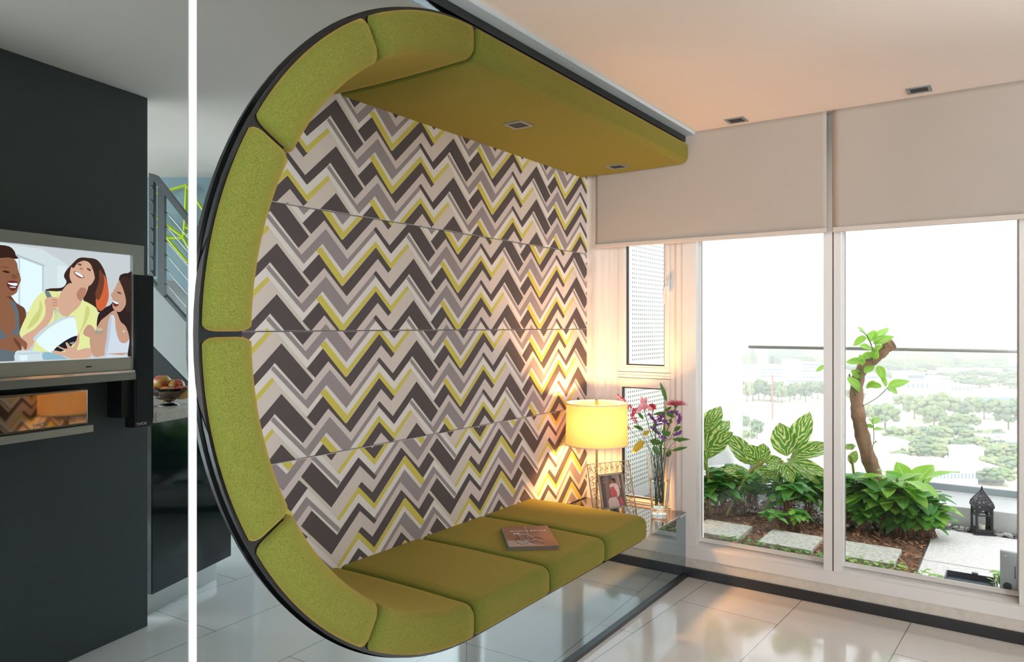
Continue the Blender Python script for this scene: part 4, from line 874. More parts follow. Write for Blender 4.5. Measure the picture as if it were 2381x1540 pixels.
# pebbles along the parapet
M_peb = [mat('pebble_%s' % n_, srgb(*c), .5, vary=(8, srgb(*d))) for n_, c, d in (('grey', (96, 98, 100), (140, 140, 140)), ('dark', (58, 60, 64), (90, 90, 92)), ('pale', (150, 146, 140), (176, 170, 162)))]
random.seed(11); first = []
for m_ in M_peb: first.append(MB().ball((0, 0, 0), (.024, .017, .011), 12, jit=.12).build('pebble', m_, smooth=180, org=(0, 0, 0)))
for k in range(150):
    src = first[k % 3]; o = src if k < 3 else src.copy()
    if k >= 3: COL.objects.link(o)
    o.location = (random.uniform(XE+.015, 5.475), .62-k/150*1.05+random.uniform(-.01, .01), GZ-.018+random.uniform(0, .026)); o.rotation_euler = (random.uniform(-.3, .3), random.uniform(-.3, .3), random.uniform(0, 6.3)); s_ = random.uniform(.75, 1.35); o.scale = (s_, s_, s_)
    tag(o, 'smooth grey river pebble in the strip between paving and parapet', 'pebble', 'pebbles along the parapet')
tag(MB().box((XE, -1.9, GZ-.03), (5.5, .64, GZ-.02)).build('pebble_strip_base', M_soil), 'dark ground beneath the pebbles along the parapet', 'ground')
m = MB(); random.seed(12)
for k in range(1100):
    x, y = (random.uniform(5.05, 5.48), random.uniform(.66, 2.3)) if k % 5 else (random.uniform(4.25, 5.3), random.uniform(1.95, 2.3))
    s_ = random.uniform(.008, .017); m.ball((x, y, GZ+.004+random.uniform(-.006, .012)), (s_*1.3, s_, s_*.6), 6, k % 3, .2)
m.box((XE, .64, GZ-.03), (5.5, 2.32, GZ-.004), 1)
tag(m.build('gravel', M_peb, smooth=180), 'grey black gravel behind the planting and under the perforated screen', 'gravel', kind='stuff')
# perforated screen
M_perf, nt, b = newmat('perforated_metal'); tc = nt.nodes.new('ShaderNodeTexCoord'); sp = nt.nodes.new('ShaderNodeSeparateXYZ'); nt.links.new(tc.outputs['Object'], sp.inputs[0])
def mth(op, a, v=None, c=None):
    n = nt.nodes.new('ShaderNodeMath'); n.operation = op
    for i, q in enumerate((a, v, c)):
        if q is None: continue
        if isinstance(q, (int, float)): n.inputs[i].default_value = q
        else: nt.links.new(q, n.inputs[i])
    return n.outputs[0]
SX, SZ_ = .036, .034
fx = mth('ABSOLUTE', mth('SUBTRACT', mth('FRACT', mth('MULTIPLY', sp.outputs[0], 1/SX)), .5)); fz = mth('ABSOLUTE', mth('SUBTRACT', mth('FRACT', mth('MULTIPLY', sp.outputs[2], 1/SZ_)), .5))
ho = mth('MULTIPLY', mth('LESS_THAN', fx, .2), mth('LESS_THAN', fz, .22)); mx = nt.nodes.new('ShaderNodeMixRGB'); nt.links.new(ho, mx.inputs[0]); mx.inputs[1].default_value = srgb(226, 230, 222); mx.inputs[2].default_value = srgb(96, 100, 98); nt.links.new(mx.outputs[0], b.inputs['Base Color']); b.inputs['Roughness'].default_value = .5
ps = thing('perforated_screen', (4.9, 2.38, GZ), 'white perforated metal screen standing outside the narrow casement window', 'screen')
MB().box((4.2, 2.36, GZ+.06), (5.62, 2.375, 1.13)).build('perforated_panel', M_perf, ps); MB().box((4.2, 2.36, 1.19), (5.62, 2.375, 3.4)).build('perforated_panel', M_perf, ps)
MB().box((4.2, 2.355, 1.13), (5.62, 2.385, 1.19)).build('cross_rail', M_white, ps); MB().box((4.2, 2.36, GZ-.02), (5.62, 2.4, GZ+.06)).build('bottom_rail', M_white, ps)
# round column, glass railing
m = MB().lathe([(.64, .285), (.64, 4.2)], (6.32, 2.62, 0), 48); tag(m.build('column', M_conc, smooth=60), 'big round white column rising beside the glass railing', 'column')
rl = thing('glass_railing', (6, .2, .285), 'glass railing with steel handrail along the terrace edge', 'railing')
MB().tube([(6, 1.8, 1.285), (6, -3.5, 1.285)], .021, 12).build('handrail', M_steel, rl, smooth=60)
for y0, y1 in ((.676, 1.79), (-.76, .664), (-2.2, -.772)):
    g_ = MB().box((5.994, y0, .33), (6.006, y1, 1.26)).build('glass_panel', M_glass, rl)
    MB().box((5.985, y0, .285), (6.015, y1, .33)).build('shoe', M_alu, rl)
# lantern
lp = onZ(2283, 1240, GZ); LXc, LYc = lp.x, lp.y; M_iron = mat('black_iron', srgb(30, 30, 36), .4, .3)
la = thing('lantern', (LXc, LYc, GZ), 'black Moroccan style metal lantern with pierced pointed roof on the terrace paving', 'lantern')
RL = Matrix.Translation((LXc, LYc, GZ+.001)) @ Matrix.Rotation(.35, 4, 'Z')
def lb(mb, a, b_): mb.box(a, b_, 0, RL)
m = MB(); lb(m, (-.062, -.062, 0), (.062, .062, .008)); lb(m, (-.05, -.05, .008), (.05, .05, .022)); m.build('base', M_iron, la, bevel=.002)
m = MB()
for sx in (-1, 1):
    for sy in (-1, 1): lb(m, (sx*.042-.0055, sy*.042-.0055, .022), (sx*.042+.0055, sy*.042+.0055, .165))
for z in (.022, .112, .158):
    for s_ in (-1, 1): lb(m, (-.042, s_*.042-.004, z), (.042, s_*.042+.004, z+.008)); lb(m, (s_*.042-.004, -.042, z), (s_*.042+.004, .042, z+.008))
m.build('cage', M_iron, la)
m = MB()
for k in range(4):
    Rk = RL @ Matrix.Rotation(k*R90, 4, 'Z'); up_ = [(-.038, .158), (.038, .158), (.038, .118)]+[(.03*math.cos(a), .118+.03*math.sin(a)*(1.05-.1*math.cos(6*a))) for a in [i*math.pi/10 for i in range(11)]]+[(-.038, .118)]
    q = [Rk @ Vector((x, -.043, z)) for x, z in up_]; tr_ = tessellate_polygon([q])
    m.add(q, [list(t) for t in tr_])
m.build('arch_panel', M_iron, la, solid=.0015)
M_pierced, nt, b = newmat('pierced_iron'); b.inputs['Base Color'].default_value = srgb(30, 28, 34); b.inputs['Roughness'].default_value = .4
tc = nt.nodes.new('ShaderNodeTexCoord'); vo = nt.nodes.new('ShaderNodeTexVoronoi'); vo.inputs['Scale'].default_value = 130; lt = nt.nodes.new('ShaderNodeMath'); lt.operation = 'GREATER_THAN'; lt.inputs[1].default_value = .36
nt.links.new(tc.outputs['Object'], vo.inputs[0]); nt.links.new(vo.outputs['Distance'], lt.inputs[0]); nt.links.new(lt.outputs[0], b.inputs['Alpha'])
m = MB(); rp = [(.05, .166), (.052, .176), (.046, .198), (.032, .222), (.016, .246), (.004, .268), (.0015, .285)]; vs = []; fs = []
for r, z in rp:
    for sx, sy in ((-1, -1), (1, -1), (1, 1), (-1, 1)): vs.append(RL @ Vector((sx*r, sy*r, z)))
for i in range(len(rp)-1):
    for k in range(4): fs.append((i*4+k, i*4+(k+1) % 4, (i+1)*4+(k+1) % 4, (i+1)*4+k))
m.add(vs, fs); m.build('pierced_roof', M_pierced, la)
m = MB()
for k in range(4): m.tube([vs[i*4+k] for i in range(len(rp))], .0022, 5)
m.ball(RL @ Vector((0, 0, .288)), .005, 6); m.tube([vs[k] for k in (0, 1, 2, 3, 0)], .003, 5); m.build('roof_ribs', M_iron, la)
MB().box((-.04, -.0405, .03), (.04, -.0395, .112), 0, RL).build('glass', M_glass, la); MB().lathe([(.018, .0), (.018, .03)], RL @ Vector((0, 0, .023)), 14).build('candle', mat('candle_wax', srgb(236, 232, 222), .5), la, smooth=40)
# tray and utility box by the window
a0 = onZ(2205, 1352, GZ); m = MB(); tx0, ty0, tx1, ty1 = 4.215, .09, 4.36, .3
m.box((tx0, ty0, GZ), (tx1, ty1, GZ+.006)); m.box((tx0, ty0, GZ+.006), (tx1, ty0+.006, GZ+.035)); m.box((tx0, ty1-.006, GZ+.006), (tx1, ty1, GZ+.035)); m.box((tx0, ty0+.006, GZ+.006), (tx0+.006, ty1-.006, GZ+.035)); m.box((tx1-.006, ty0+.006, GZ+.006), (tx1, ty1-.006, GZ+.035))
m.lathe([(.0001, .035), (.014, .035), (.014, .045), (.0001, .045)], (tx1-.006, (ty0+ty1)/2-.02, GZ), 12)
tag(m.build('plant_tray', mat('slate_plastic', srgb(66, 74, 84), .4), bevel=.001), 'shallow dark slate plastic tray outside the window beside the small creepers', 'tray')
ub = thing('utility_box', (4.24, -.03, GZ), 'grey rounded metal utility box standing outside at the right edge of the window', 'utility box')
bx0, by0, by1, bz1 = 4.215, -.24, .068, .375; m = MB().box((bx0, by0, GZ), (bx0+.05, by1, bz1)); m.build('housing', mat('box_grey', srgb(176, 184, 188), .4, .3), ub, bevel=.014)
m = MB(); o = MB()
for y, z in ((by1-.02, bz1-.022), ): m.lathe([(.0001, 0), (.008, 0)], (0, 0, 0), 12) if False else None
m.tube([(bx0-.003, by1-.022, bz1-.024), (bx0+.002, by1-.022, bz1-.024)], .006, 14); m.build('screw', M_steel, ub)
MB().box((bx0-.0015, by1-.062, bz1-.13), (bx0+.001, by1-.058, bz1-.07)).build('slot', M_dark, ub)
MB().tube([(bx0-.004, by1-.03, GZ+.045), (bx0+.002, by1-.03, GZ+.045)], .018, 20).build('lock', M_dark, ub)
# plants
def leafmat(name, c1, c2, stripes=False, tr=.5):
    m, nt, b = newmat(name); uv = nt.nodes.new('ShaderNodeTexCoord'); sp = nt.nodes.new('ShaderNodeSeparateXYZ'); nt.links.new(uv.outputs['UV'], sp.inputs[0])
    def M_(op, a, v=None):
        n = nt.nodes.new('ShaderNodeMath'); n.operation = op
        for i, q in enumerate((a, v)):
            if q is None: continue
            if isinstance(q, (int, float)): n.inputs[i].default_value = q
            else: nt.links.new(q, n.inputs[i])
        return n.outputs[0]
    rp = nt.nodes.new('ShaderNodeValToRGB'); e = rp.color_ramp.elements; e[0].color = c1; e[1].color = c2
    ax = M_('ABSOLUTE', M_('SUBTRACT', sp.outputs[0], .5))
    if stripes:
        nz = nt.nodes.new('ShaderNodeTexNoise'); nz.inputs['Scale'].default_value = 3.2; nt.links.new(uv.outputs['UV'], nz.inputs[0])
        w_ = M_('SINE', M_('ADD', M_('ADD', M_('MULTIPLY', sp.outputs[1], 26), M_('MULTIPLY', ax, -34)), M_('MULTIPLY', nz.outputs[0], 15))); nt.links.new(w_, rp.inputs[0]); e[0].position = .2; e[1].position = .7
    else: nt.links.new(M_('MULTIPLY', M_('LESS_THAN', ax, .035), 1), rp.inputs[0])
    nt.links.new(rp.outputs[0], b.inputs['Base Color']); b.inputs['Roughness'].default_value = .35
    tl = nt.nodes.new('ShaderNodeBsdfTranslucent'); nt.links.new(rp.outputs[0], tl.inputs[0]); mx = nt.nodes.new('ShaderNodeMixShader'); mx.inputs[0].default_value = tr
    nt.links.new(b.outputs[0], mx.inputs[1]); nt.links.new(tl.outputs[0], mx.inputs[2]); nt.links.new(mx.outputs[0], nt.nodes['Material Output'].inputs[0]); return m
L_var = leafmat('striped_leaf', srgb(84, 138, 48), srgb(206, 210, 128), True); L_grn = leafmat('green_leaf', srgb(104, 166, 68), srgb(140, 190, 100)); L_drk = leafmat('deep_green_leaf', srgb(88, 148, 76), srgb(116, 168, 96)); L_lim = leafmat('lime_leaf', srgb(146, 196, 76), srgb(180, 214, 110))
M_cane = mat('ginger_cane', srgb(140, 136, 70), .6); M_red_st = mat('reddish_stem', srgb(120, 84, 60), .7)
def lpx(mb, f, x0, y0, x1, y1, w_, d0=0, d1=0, mi=0, bend=.12, nv=None):
    p0, p1 = atF(x0, y0, f+d0), atF(x1, y1, f+d1); n_ = (E0-p0).normalized()*.8+Vector((0, 0, .5)) if nv is None else Vector(nv)
    L = (p1-p0).length; p0.z += 0; mb.leaf(p0, p1-p0+Vector((0, 0, L*bend)), L*1.24, w_*1.12*f/FPX, n_, bend, .22, mi, n=8, rnd=.5)
gp = [((1650, 1192), 4.95, [(1650, 1192), (1646, 1110), (1636, 1050), (1622, 1010)], 9,
       [(1630, 1020, 1672, 952, 44, 0, .1), (1640, 1050, 1696, 1010, 50, -.05, -.12), (1625, 1010, 1612, 960, 40, .05, .1), (1640, 1030, 1690, 985, 44, .1, .2), (1640, 1070, 1680, 1000, 40, .1, .2), (1632, 1000, 1658, 968, 30, 0, 0), (1640, 1090, 1612, 1040, 34, 0, -.1), (1630, 1060, 1606, 1110, 36, 0, -.1)], 'tall variegated ginger plant with striped leaves, nearest the left window frame'),
      ((1688, 1196), 4.95, [(1688, 1196), (1716, 1140), (1745, 1096), (1780, 1072)], 9,
       [(1750, 1082, 1695, 1015, 40, 0, .1), (1745, 1080, 1708, 1040, 34, .1, .2), (1765, 1078, 1733, 1040, 40, 0, -.05), (1770, 1075, 1775, 1034, 34, 0, .05), (1740, 1100, 1655, 1110, 36, 0, .1), (1745, 1105, 1690, 1095, 30, -.05, -.1), (1780, 1080, 1812, 1068, 30, 0, 0), (1715, 1130, 1790, 1100, 26, .1, .15), (1755, 1090, 1800, 1110, 26, -.05, -.1)], 'leaning variegated ginger plant with striped leaves, second from the left frame'),
      ((1770, 1208), 4.9, [(1770, 1208), (1795, 1150), (1813, 1105), (1818, 1070)], 10,
       [(1830, 1062, 1814, 988, 54, 0, .05), (1844, 1050, 1880, 966, 44, .02, .12), (1838, 1062, 1918, 1036, 34, 0, -.1), (1835, 1068, 1920, 1052, 30, 0, .15), (1830, 1072, 1915, 1104, 30, -.05, -.2), (1822, 1074, 1838, 1112, 32, -.05, -.12), (1815, 1075, 1790, 1090, 26, 0, -.1), (1828, 1066, 1890, 1115, 26, 0, -.1), (1810, 1100, 1880, 1120, 24, .05, .1), (1808, 1090, 1780, 1118, 22, 0, 0)], 'spreading variegated ginger plant with upright striped leaves in the left window'),
      ((1990, 1150), 5.0, [(1990, 1150), (1985, 1100), (1978, 1060)], 7, [(1972, 1046, 1984, 1034, 16, 0, 0), (1960, 1044, 1986, 1038, 14, 0, 0), (1978, 1080, 1990, 1050, 20, 0, 0)], 'small striped ginger shoot behind the window mullion')]
for base, f, cane, rw, lv, lab in gp:
    b0 = atF(*base, f); b0.z = GZ; t = thing('variegated_ginger', b0, lab, 'plant', 'variegated ginger plants')
    m = MB(); m.tube(spline([b0]+[atF(x, y, f) for x, y in cane[1:]], 5), [rw*.5*f/FPX]*0 or rw*.42*f/FPX, 8); m.build('cane', M_cane, t, smooth=180)
    m = MB()
    for l in lv: lpx(m, f, *l[:7])
    m.build('leaves', L_var, t, smooth=180)
def leafy(px, py, f, nst, hpx, nleaf, Lr, lab, cols, seed, grp, spread=.35):
    random.seed(seed); b0 = onZ(px, py, GZ) if f is None else atF(px, py, f); b0.z = GZ; b0.x = min(b0.x, 5.12); f = b0.x*CA+b0.y*SA
    t = thing('leafy_plant', b0, lab, 'plant', grp); st = MB(); lf = MB()
    for k in range(int(nst*2.3)):
        a = random.uniform(0, 6.28); h = hpx*f/FPX*random.uniform(.55, 1); rd = spread*h*random.uniform(.3, 1.3)
        tip = b0+Vector((rd*math.cos(a), rd*math.sin(a), h)); pts = spline([b0+Vector((random.uniform(-.05, .05), random.uniform(-.05, .05), -.01)), b0.lerp(tip, .5)+Vector((0, 0, .04)), tip], 4); st.tube(pts, .0032, 5)
        for j in range(nleaf):
            s_ = pts[-1-int(j/nleaf*len(pts)*.6)]; aa = a+j*2.4+random.uniform(-.4, .4); el = random.uniform(-.1, .6); L = Lr*random.uniform(.9, 1.45)
            lf.leaf(s_, (math.cos(aa)*math.cos(el), math.sin(aa)*math.cos(el), math.sin(el)), L, L*.52, (0, 0, 1), random.uniform(.15, .5), .2, random.randrange(len(cols)), n=6, rnd=.4)
    st.build('stems', M_red_st, t, smooth=180); lf.build('leaves', cols, t, smooth=180); return t
g1 = 'low leafy plants under the ginger'
for i, (px, py, h, ns, nl, L, lab, cs) in enumerate([
    (1632, 1205, 105, 5, 4, .13, 'dark broad-leaved plant against the left window frame', [L_drk, L_grn]), (1680, 1200, 110, 6, 5, .11, 'bushy green plant between the first two ginger canes', [L_drk, L_grn]),
    (1720, 1190, 95, 6, 5, .1, 'light green plant with small leaves behind the leaning ginger', [L_lim, L_grn]), (1765, 1180, 90, 7, 5, .1, 'light green bush behind the third ginger cane', [L_lim, L_grn]),
    (1832, 1215, 95, 5, 4, .12, 'green plant standing in front of the spreading ginger', [L_grn, L_drk]), (1850, 1185, 110, 6, 5, .11, 'mid green plant under the right leaves of the ginger', [L_grn, L_drk]),
    (1900, 1190, 110, 7, 5, .12, 'green plant half hidden by the window mullion', [L_grn, L_lim]), (1800, 1235, 38, 3, 4, .07, 'tiny green seedling between the two front stepping stones', [L_grn]), (1855, 1232, 48, 3, 4, .08, 'small pale green seedling right of the tiny one in the mulch', [L_lim, L_grn])]): leafy(px, py, None, ns, h, nl, L, lab, cs, 20+i, g1)
g2 = 'leafy plants around the pruned trunk'
for i, (px, py, h, ns, nl, L, lab, cs) in enumerate([
    (1985, 1215, 115, 8, 5, .14, 'broad green plant left of the pruned trunk', [L_grn, L_drk]), (2028, 1200, 105, 8, 5, .13, 'green plant directly in front of the pruned trunk', [L_grn, L_lim]),
    (2075, 1215, 120, 9, 5, .15, 'large green plant just right of the pruned trunk', [L_grn, L_lim]), (2120, 1195, 135, 8, 4, .16, 'tallest green plant right of the trunk, with two upright leaves', [L_lim, L_grn]),
    (2150, 1215, 90, 9, 5, .13, 'green plant spilling towards the paving', [L_grn, L_drk]), (2105, 1245, 70, 8, 5, .12, 'low blue green plant at the corner of the paving', [L_drk, L_grn]), (2180, 1205, 70, 6, 4, .13, 'green plant whose long leaf reaches towards the lantern', [L_grn, L_lim]), (2010, 1235, 50, 4, 4, .09, 'small plant in the mulch behind the right stepping stone', [L_grn])]): leafy(px, py, None, ns, h, nl, L, lab, cs, 40+i, g2)
m = MB(); f = 4.75
for l in ((2112, 1128, 2086, 1078, 36, 0, 0), (2122, 1130, 2166, 1086, 40, 0, 0), (2100, 1135, 2066, 1098, 36, 0, .1)): lpx(m, f, *l)
t = thing('broad_leaf_shoot', Vector((*atF(2116, 1140, f).xy, GZ)), 'three big bright leaves standing above the plants right of the trunk', 'plant'); m.build('leaves', L_lim, t, smooth=180); MB().tube([Vector((*atF(2116, 1140, f).xy, GZ)), atF(2112, 1125, f)], .005, 6).build('stem', M_red_st, t)
# pruned tree
f = 4.72; tr0 = atF(2052, 1215, f); tr0.z = GZ-.01; t = thing('pruned_tree', tr0, 'pruned brown tree trunk curving up to a cut end, with a few leafy shoots', 'tree')
pth = [tr0, atF(2042, 1130, f), atF(2018, 1060, f), atF(2000, 990, f), atF(1992, 930, f), atF(1994, 885, f), atF(2010, 852, f), atF(2038, 830, f-.02), atF(2062, 808, f-.04), atF(2076, 800, f-.05)]
sp_ = spline(pth, 6); n_ = len(sp_); m = MB(); m.tube(sp_, [(.05-.014*min(1, i/n_*1.6))*(1+.07*math.sin(i*1.3)+.05*math.sin(i*2.9)) for i in range(n_)], 14)
for i in range(2, n_-3, 5): q = sp_[i]; m.ball(q+(E0-q).normalized()*.03+Vector((0, 0, .01)), .012, 7, jit=.3)
m.build('trunk', mat('trunk_bark', srgb(122, 92, 74), .9, bump=(30, .8, .01), vary=(14, srgb(156, 124, 100), (1, 1, .4))), t, smooth=180)
MB().tube([sp_[-1], sp_[-1]+(sp_[-1]-sp_[-2]).normalized()*.006], .03, 14).build('cut_end', mat('cut_wood', srgb(104, 82, 66), .9), t)
m = MB(); lf = MB(); tw = [([(2030, 845), (2028, 810), (2015, 780), (2000, 768)], .004), ([(1998, 905), (2002, 870), (2010, 830)], .003), ([(2005, 945), (2040, 925), (2066, 900)], .003), ([(2028, 1045), (2032, 1020), (2030, 975)], .0025), ([(1990, 920), (1978, 890), (1975, 870)], .006), ([(2036, 838), (2036, 800), (2040, 785)], .003)]
for pts, r in tw: m.tube(spline([atF(x, y, f-.05) for x, y in pts], 4), r, 5)
m.build('shoots', mat('shoot_bark', srgb(110, 120, 84), .8), t, smooth=180)
for l in ((2015, 785, 1990, 800, 20), (2014, 778, 1996, 764, 12), (2022, 795, 2034, 770, 20), (2030, 795, 2062, 766, 18), (2030, 800, 2072, 785, 20), (2028, 812, 2002, 806, 16), (2030, 818, 2050, 806, 14), (2030, 830, 2006, 828, 20), (2030, 835, 2040, 815, 20), (2008, 842, 1974, 842, 18), (2006, 850, 2000, 826, 14), (2010, 868, 2030, 852, 16), (2003, 880, 1982, 862, 18), (2000, 905, 1972, 880, 20), (2000, 910, 1984, 898, 16), (2042, 850, 2052, 878, 18), (2050, 900, 2020, 896, 16), (2064, 900, 2108, 888, 20), (2062, 898, 2050, 880, 16), (2066, 902, 2082, 914, 14), (2036, 888, 2018, 900, 14), (2030, 995, 2012, 990, 12), (2030, 988, 2040, 972, 16), (2030, 985, 2020, 976, 10), (2032, 1000, 2052, 998, 10), (2030, 1035, 2038, 1028, 10), (1920, 850, 1902, 862, 10)): lpx(lf, f-.06, *l, d0=random.uniform(-.03, .03), d1=random.uniform(-.08, .06))
lf.build('leaves', [L_lim], t, smooth=180)
# creepers along the window
for i, (y0, y1, n_, lab) in enumerate(((1.45, 1.2, 26, 'thin creeper along the sill below the left stepping stone'), (1.15, .86, 34, 'thin creeper along the sill below the middle stepping stone'), (.76, .45, 46, 'creeper with small round leaves along the sill below the right stepping stone'), (.42, .32, 12, 'small creeper tuft beside the tray on the paving'), (.085, .07, 22, 'round-leaved creeper between the tray and the utility box'))):
    random.seed(70+i); b0 = Vector((4.26, (y0+y1)/2, GZ)); t = thing('creeping_plant', b0, lab, 'plant', 'creepers along the window'); m = MB(); lf = MB(); prev = None
    for k in range(n_):
        y = y0+(y1-y0)*k/(n_-1); p = Vector((4.26+random.uniform(-.03, .07), y+random.uniform(-.01, .01), GZ+random.uniform(.005, .04 if i < 4 else .09)))
        if prev is not None: m.tube([prev, p], .0015, 4)
        prev = p; a = random.uniform(0, 6.28); lf.leaf(p, (math.cos(a), math.sin(a), random.uniform(0, .6)), random.uniform(.025, .042), .026, (0, 0, 1), .2, .1, n=5)
    m.build('vine', M_stem, t); lf.build('leaves', L_lim if i > 1 else L_grn, t, smooth=180)
# ------------------------------------------------------------------ city far below
ZG = -60.0
def GP(px, py): return onZ(px, py, ZG)
M_land = mat('pale_ground', srgb(226, 214, 190), .9, vary=(.02, srgb(206, 204, 176)))
m = MB().add([(30, -4000, ZG), (6000, -4000, ZG), (6000, 6000, ZG), (30, 6000, ZG)], [(0, 1, 2, 3)]); struct(m.build('ground_city', M_land, org=(0, 0, ZG), solid=1))
M_bw = mat('facade_white', srgb(226, 226, 224), .7); M_band = mat('window_band_blue', srgb(120, 140, 156), .3); M_roof = mat('flat_roof', srgb(214, 206, 196), .8); M_dkb = mat('glazing_dark', srgb(84, 96, 108), .3)
def bld(px0, px1, pyb, pyt, dep, lab, bands=3, yaw=0, rf=M_bw, dark=False, cols=0):
    f = FPX*(EYE-ZG)/(pyb-HY); a = GP(px0, pyb); b_ = GP(px1, pyb); c = (a+b_)/2; W = (b_-a).length; H = (pyb-pyt)*f/FPX
    M = Matrix.Translation(c) @ Matrix.Rotation(math.atan2(-CA, SA)+yaw, 4, 'Z')      # x along the facade, +y away
    t = thing('building', c, lab, 'building')
    MB().box((-W/2, 0, 0), (W/2, dep, H), 0, M).build('walls', M_dkb if dark else M_bw, t)
    MB().box((-W/2-.4, -.4, H), (W/2+.4, dep+.4, H+.8), 0, M).build('roof', rf, t)
    for k in range(bands):
        z0 = H*(k+.45)/bands; z1 = H*(k+.85)/bands
        if cols:
            for q in range(cols):
                x0 = -W/2+W*(q+.25)/cols; MB().box((x0, -.25, z0), (x0+W/cols*.45, 0, z1), 0, M).build('window', M_band, t)
        else: MB().box((-W/2+W*.04, -.25, z0), (W/2-W*.04, 0, z1), 0, M).build('window_band', M_band, t)
    return t
bld(1733, 1759, 850, 797, 20, 'slim pale apartment tower, the left of two side by side', 14); bld(1762, 1786, 852, 784, 20, 'slim pale apartment tower, the right and taller of two', 16)
bld(1888, 1916, 846, 800, 20, 'pale tower block just left of the window mullion', 10)
bld(1726, 1830, 872, 852, 40, 'long low white office building below the towers', 2); bld(1766, 1823, 880, 858, 25, 'low white office with three window bands in front of the long one', 3)
bld(1838, 1862, 878, 838, 30, 'plain white block left of the wide office', 0); bld(1862, 1916, 882, 846, 40, 'wide white office with grey window bands near the mullion', 5)
bld(1825, 1918, 893, 884, 12, 'long low covered walkway below the wide office', 1)
bld(1972, 2045, 905, 874, 30, 'pale blue office partly hidden by the tree trunk', 3); bld(2110, 2150, 900, 868, 30, 'small white upper block on the long white building', 1)
bld(2046, 2212, 915, 888, 30, 'long white institute building with one row of windows', 1, -.1, cols=16); bld(2208, 2266, 935, 898, 25, 'white corner wing with two rows of windows', 2, .1, cols=6)
bld(2150, 2210, 892, 878, 20, 'low white block behind the long institute building', 1); bld(2212, 2330, 876, 860, 30, 'white flat roofed hall among distant trees', 0); bld(2268, 2400, 948, 920, 30, 'white hall at the right edge beyond the trees', 1)
bld(1972, 2112, 1080, 1030, 14, 'white roofed building behind the tree trunk', 0); bld(2056, 2108, 1076, 1046, 6, 'dark glazed front of the building behind the tree trunk', 1, dark=True)
bld(2060, 2124, 1104, 1068, 8, 'small white annex left of the large flat roof', 1, cols=3)
bld(2110, 2274, 1128, 1096, 26, 'large nearby building with flat beige roof and a row of narrow windows', 1, .0, M_roof, cols=20); bld(2272, 2336, 1124, 1094, 20, 'dark glazed wing right of the large flat roofed building', 2, dark=True)
bld(2232, 2288, 1094, 1046, 8, 'white block standing up behind the flat beige roof', 0); bld(2316, 2420, 1052, 1024, 16, 'white low house at the right edge with window strip', 1)
bld(1752, 1930, 1072, 1040, 14, 'white flat roofed building low in the left window', 0)
# crane
cb = GP(1796, 975); f = cb.x*CA+cb.y*SA; H = (975-872)*f/FPX; t = thing('tower_crane', cb, 'red and white tower crane on the building site', 'crane')
m = MB()
for k in range(14): z0 = H*k/14; m.tube([cb+Vector((-1, 0, z0)), cb+Vector((1, 0, z0+H/14))], .25, 4); m.tube([cb+Vector((1, 0, z0)), cb+Vector((-1, 0, z0+H/14))], .25, 4)
for s_ in (-1, 1): m.tube([cb+Vector((s_, 0, 0)), cb+Vector((s_, 0, H))], .3, 4)
m.build('mast', mat('crane_red', srgb(226, 110, 90), .6), t)
m = MB(); j0 = cb+Vector((0, 0, H)); d = RT*1.0
for o_ in (0, 1.8): m.tube([j0-d*18+Vector((0, 0, o_)), j0+d*44+Vector((0, 0, o_))], .3, 4)
for k in range(20): m.tube([j0+d*(-18+3.1*k), j0+d*(-18+3.1*(k+.5))+Vector((0, 0, 1.8))], .2, 4)
m.build('jib', M_bw, t)
# trees
M_tr = [mat('canopy_%d' % i, srgb(*c), .9, vary=(.35, srgb(*d))) for i, (c, d) in enumerate((((96, 120, 76), (140, 156, 100)), ((112, 128, 88), (160, 166, 116)), ((84, 110, 84), (124, 146, 104))))]
M_tk = mat('far_trunk', srgb(120, 100, 80), .9); protos = []
for i in range(3):
    random.seed(90+i); m = MB()
    for k in range(60):
        a = random.uniform(0, 6.28); r = .4*random.random()**.5; z = random.uniform(.36, .86); r *= 1.25-1.6*abs(z-.56); s_ = random.uniform(.07, .15); m.ball((r*math.cos(a), r*math.sin(a), z), (s_, s_, s_*.8), 8, jit=.35)
    m.tube([(0, 0, -.02), (0, 0, .5)], .03, 5, 1); o = m.build('tree', [M_tr[i], M_tk], org=(0, 0, 0)); protos.append([o, False])
def tree(px, pyb, hpx, wpx, i, lab, grp):
    f = FPX*(EYE-ZG)/(pyb-HY); p = GP(px, pyb); pr = protos[i]
    if pr[1]: o = pr[0].copy(); COL.objects.link(o)
    else: o = pr[0]; pr[1] = True
    o.location = p; s_ = hpx*f/FPX; o.scale = (wpx*f/FPX*1.05, wpx*f/FPX*1.05, s_); o.rotation_euler = (0, 0, random.uniform(0, 6.3)); tag(o, lab, 'tree', grp)
random.seed(33)
ORD = 'first second third fourth fifth sixth seventh eighth ninth tenth eleventh twelfth thirteenth fourteenth fifteenth sixteenth'.split()
def trees(rows, lab, grp):
    for n_, a in enumerate(sorted(rows)): tree(*a, lab % ORD[n_], grp)
trees([(1722+k*14+random.uniform(-3, 3), 932+random.uniform(-8, 6), random.uniform(40, 52), random.uniform(28, 38), k % 3) for k in range(15)], '%s tree from the left in the row behind the building site', 'tree row by the building site')
trees(((1760, 1022, 50, 32, 2), (1731, 1005, 42, 26, 2), (1738, 1030, 34, 34, 0)), '%s round tree from the left beside the white column, below the building site', 'trees below the building site')
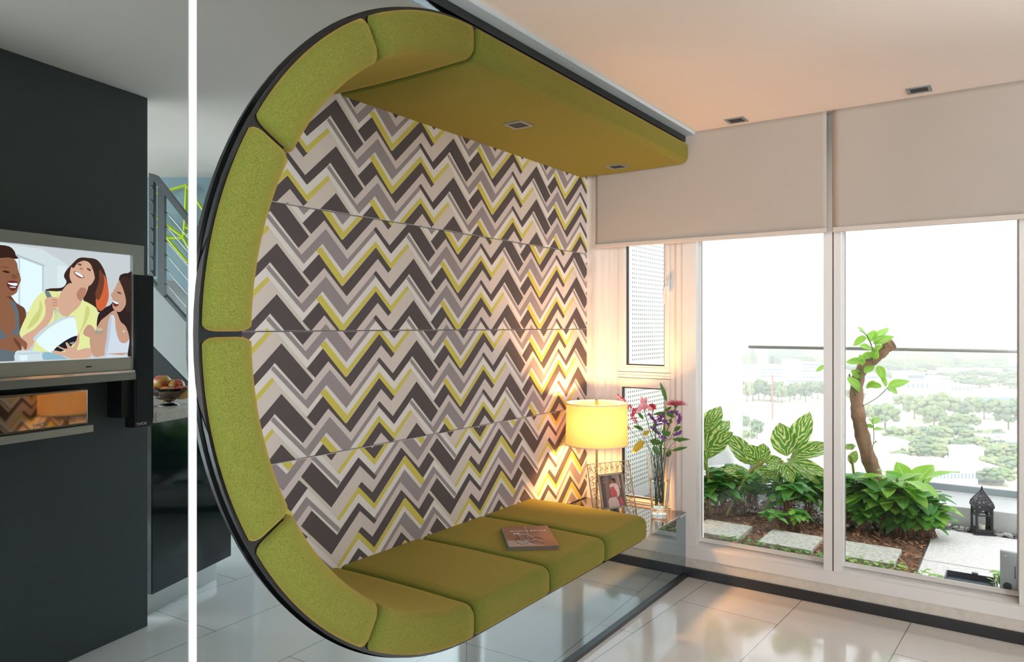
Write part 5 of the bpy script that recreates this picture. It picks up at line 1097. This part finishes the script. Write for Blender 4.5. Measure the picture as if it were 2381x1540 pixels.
trees(((1990, 940, 45, 40, 0), (2010, 985, 48, 42, 1), (2058, 1000, 66, 62, 0), (2100, 955, 40, 44, 1), (2126, 975, 60, 50, 0), (2150, 985, 66, 52, 1), (2172, 1000, 60, 48, 0), (2192, 980, 72, 66, 1), (2212, 1012, 56, 48, 0), (2238, 980, 50, 44, 2), (2262, 960, 40, 40, 1), (2288, 975, 52, 44, 0), (2318, 975, 50, 50, 1), (2345, 1000, 66, 60, 2), (2368, 985, 60, 50, 0), (2250, 1000, 40, 50, 0)), '%s broad tree from the left, middle distance, behind the right railing glass', 'middle distance trees')
for k in range(26): tree(2085+(k % 9)*28+random.uniform(-8, 8), 1030+(k//9)*22+random.uniform(-4, 4), random.uniform(34, 46), random.uniform(44, 60), k % 3, 'tree of the grove behind the large flat roofed building', 'grove of trees')
trees([(2300+(k % 4)*26+k*.3, 1075+(k//4)*26+random.uniform(-3, 3), 44, 56, k % 3) for k in range(10)], '%s tree from the left beyond the dark glazed wing', 'trees right of the glazed wing')
for k in range(60): tree(1985+(k % 20)*21+random.uniform(-8, 8), 868+(k//20)*16+random.uniform(-4, 4), random.uniform(16, 24), random.uniform(28, 44), k % 3, 'small distant tree around the white institute buildings', 'distant trees')
m = MB(); random.seed(44)
for k in range(900):
    px = random.uniform(1700, 2420); py = 800+60*random.random()**1.2
    if py > 850 and px < 1930: continue
    f = FPX*(EYE-ZG)/(py-HY); p = GP(px, py); s_ = random.uniform(9, 17)*(1+f/3000); m.ball(p+Vector((0, 0, s_*.3+max(0, (f-1500))*.012)), (s_*1.3, s_*1.3, s_*.8), 7, k % 3, .3)
tag(m.build('forest', M_tr), 'hazy forested hills stretching to the horizon', 'forest', kind='stuff')
# haze
hz = bpy.data.materials.new('haze'); hz.use_nodes = True; nt = hz.node_tree; nt.nodes.clear(); vs_ = nt.nodes.new('ShaderNodeVolumeScatter'); vs_.inputs['Color'].default_value = (1, 1, 1, 1); vs_.inputs['Density'].default_value = .0009
oo = nt.nodes.new('ShaderNodeOutputMaterial'); nt.links.new(vs_.outputs[0], oo.inputs['Volume'])
m = MB().box((60, -3500, ZG+.1), (5500, 5500, 260)); tag(m.build('haze', hz), 'pale sunlit haze over the distant city', 'haze', kind='stuff')
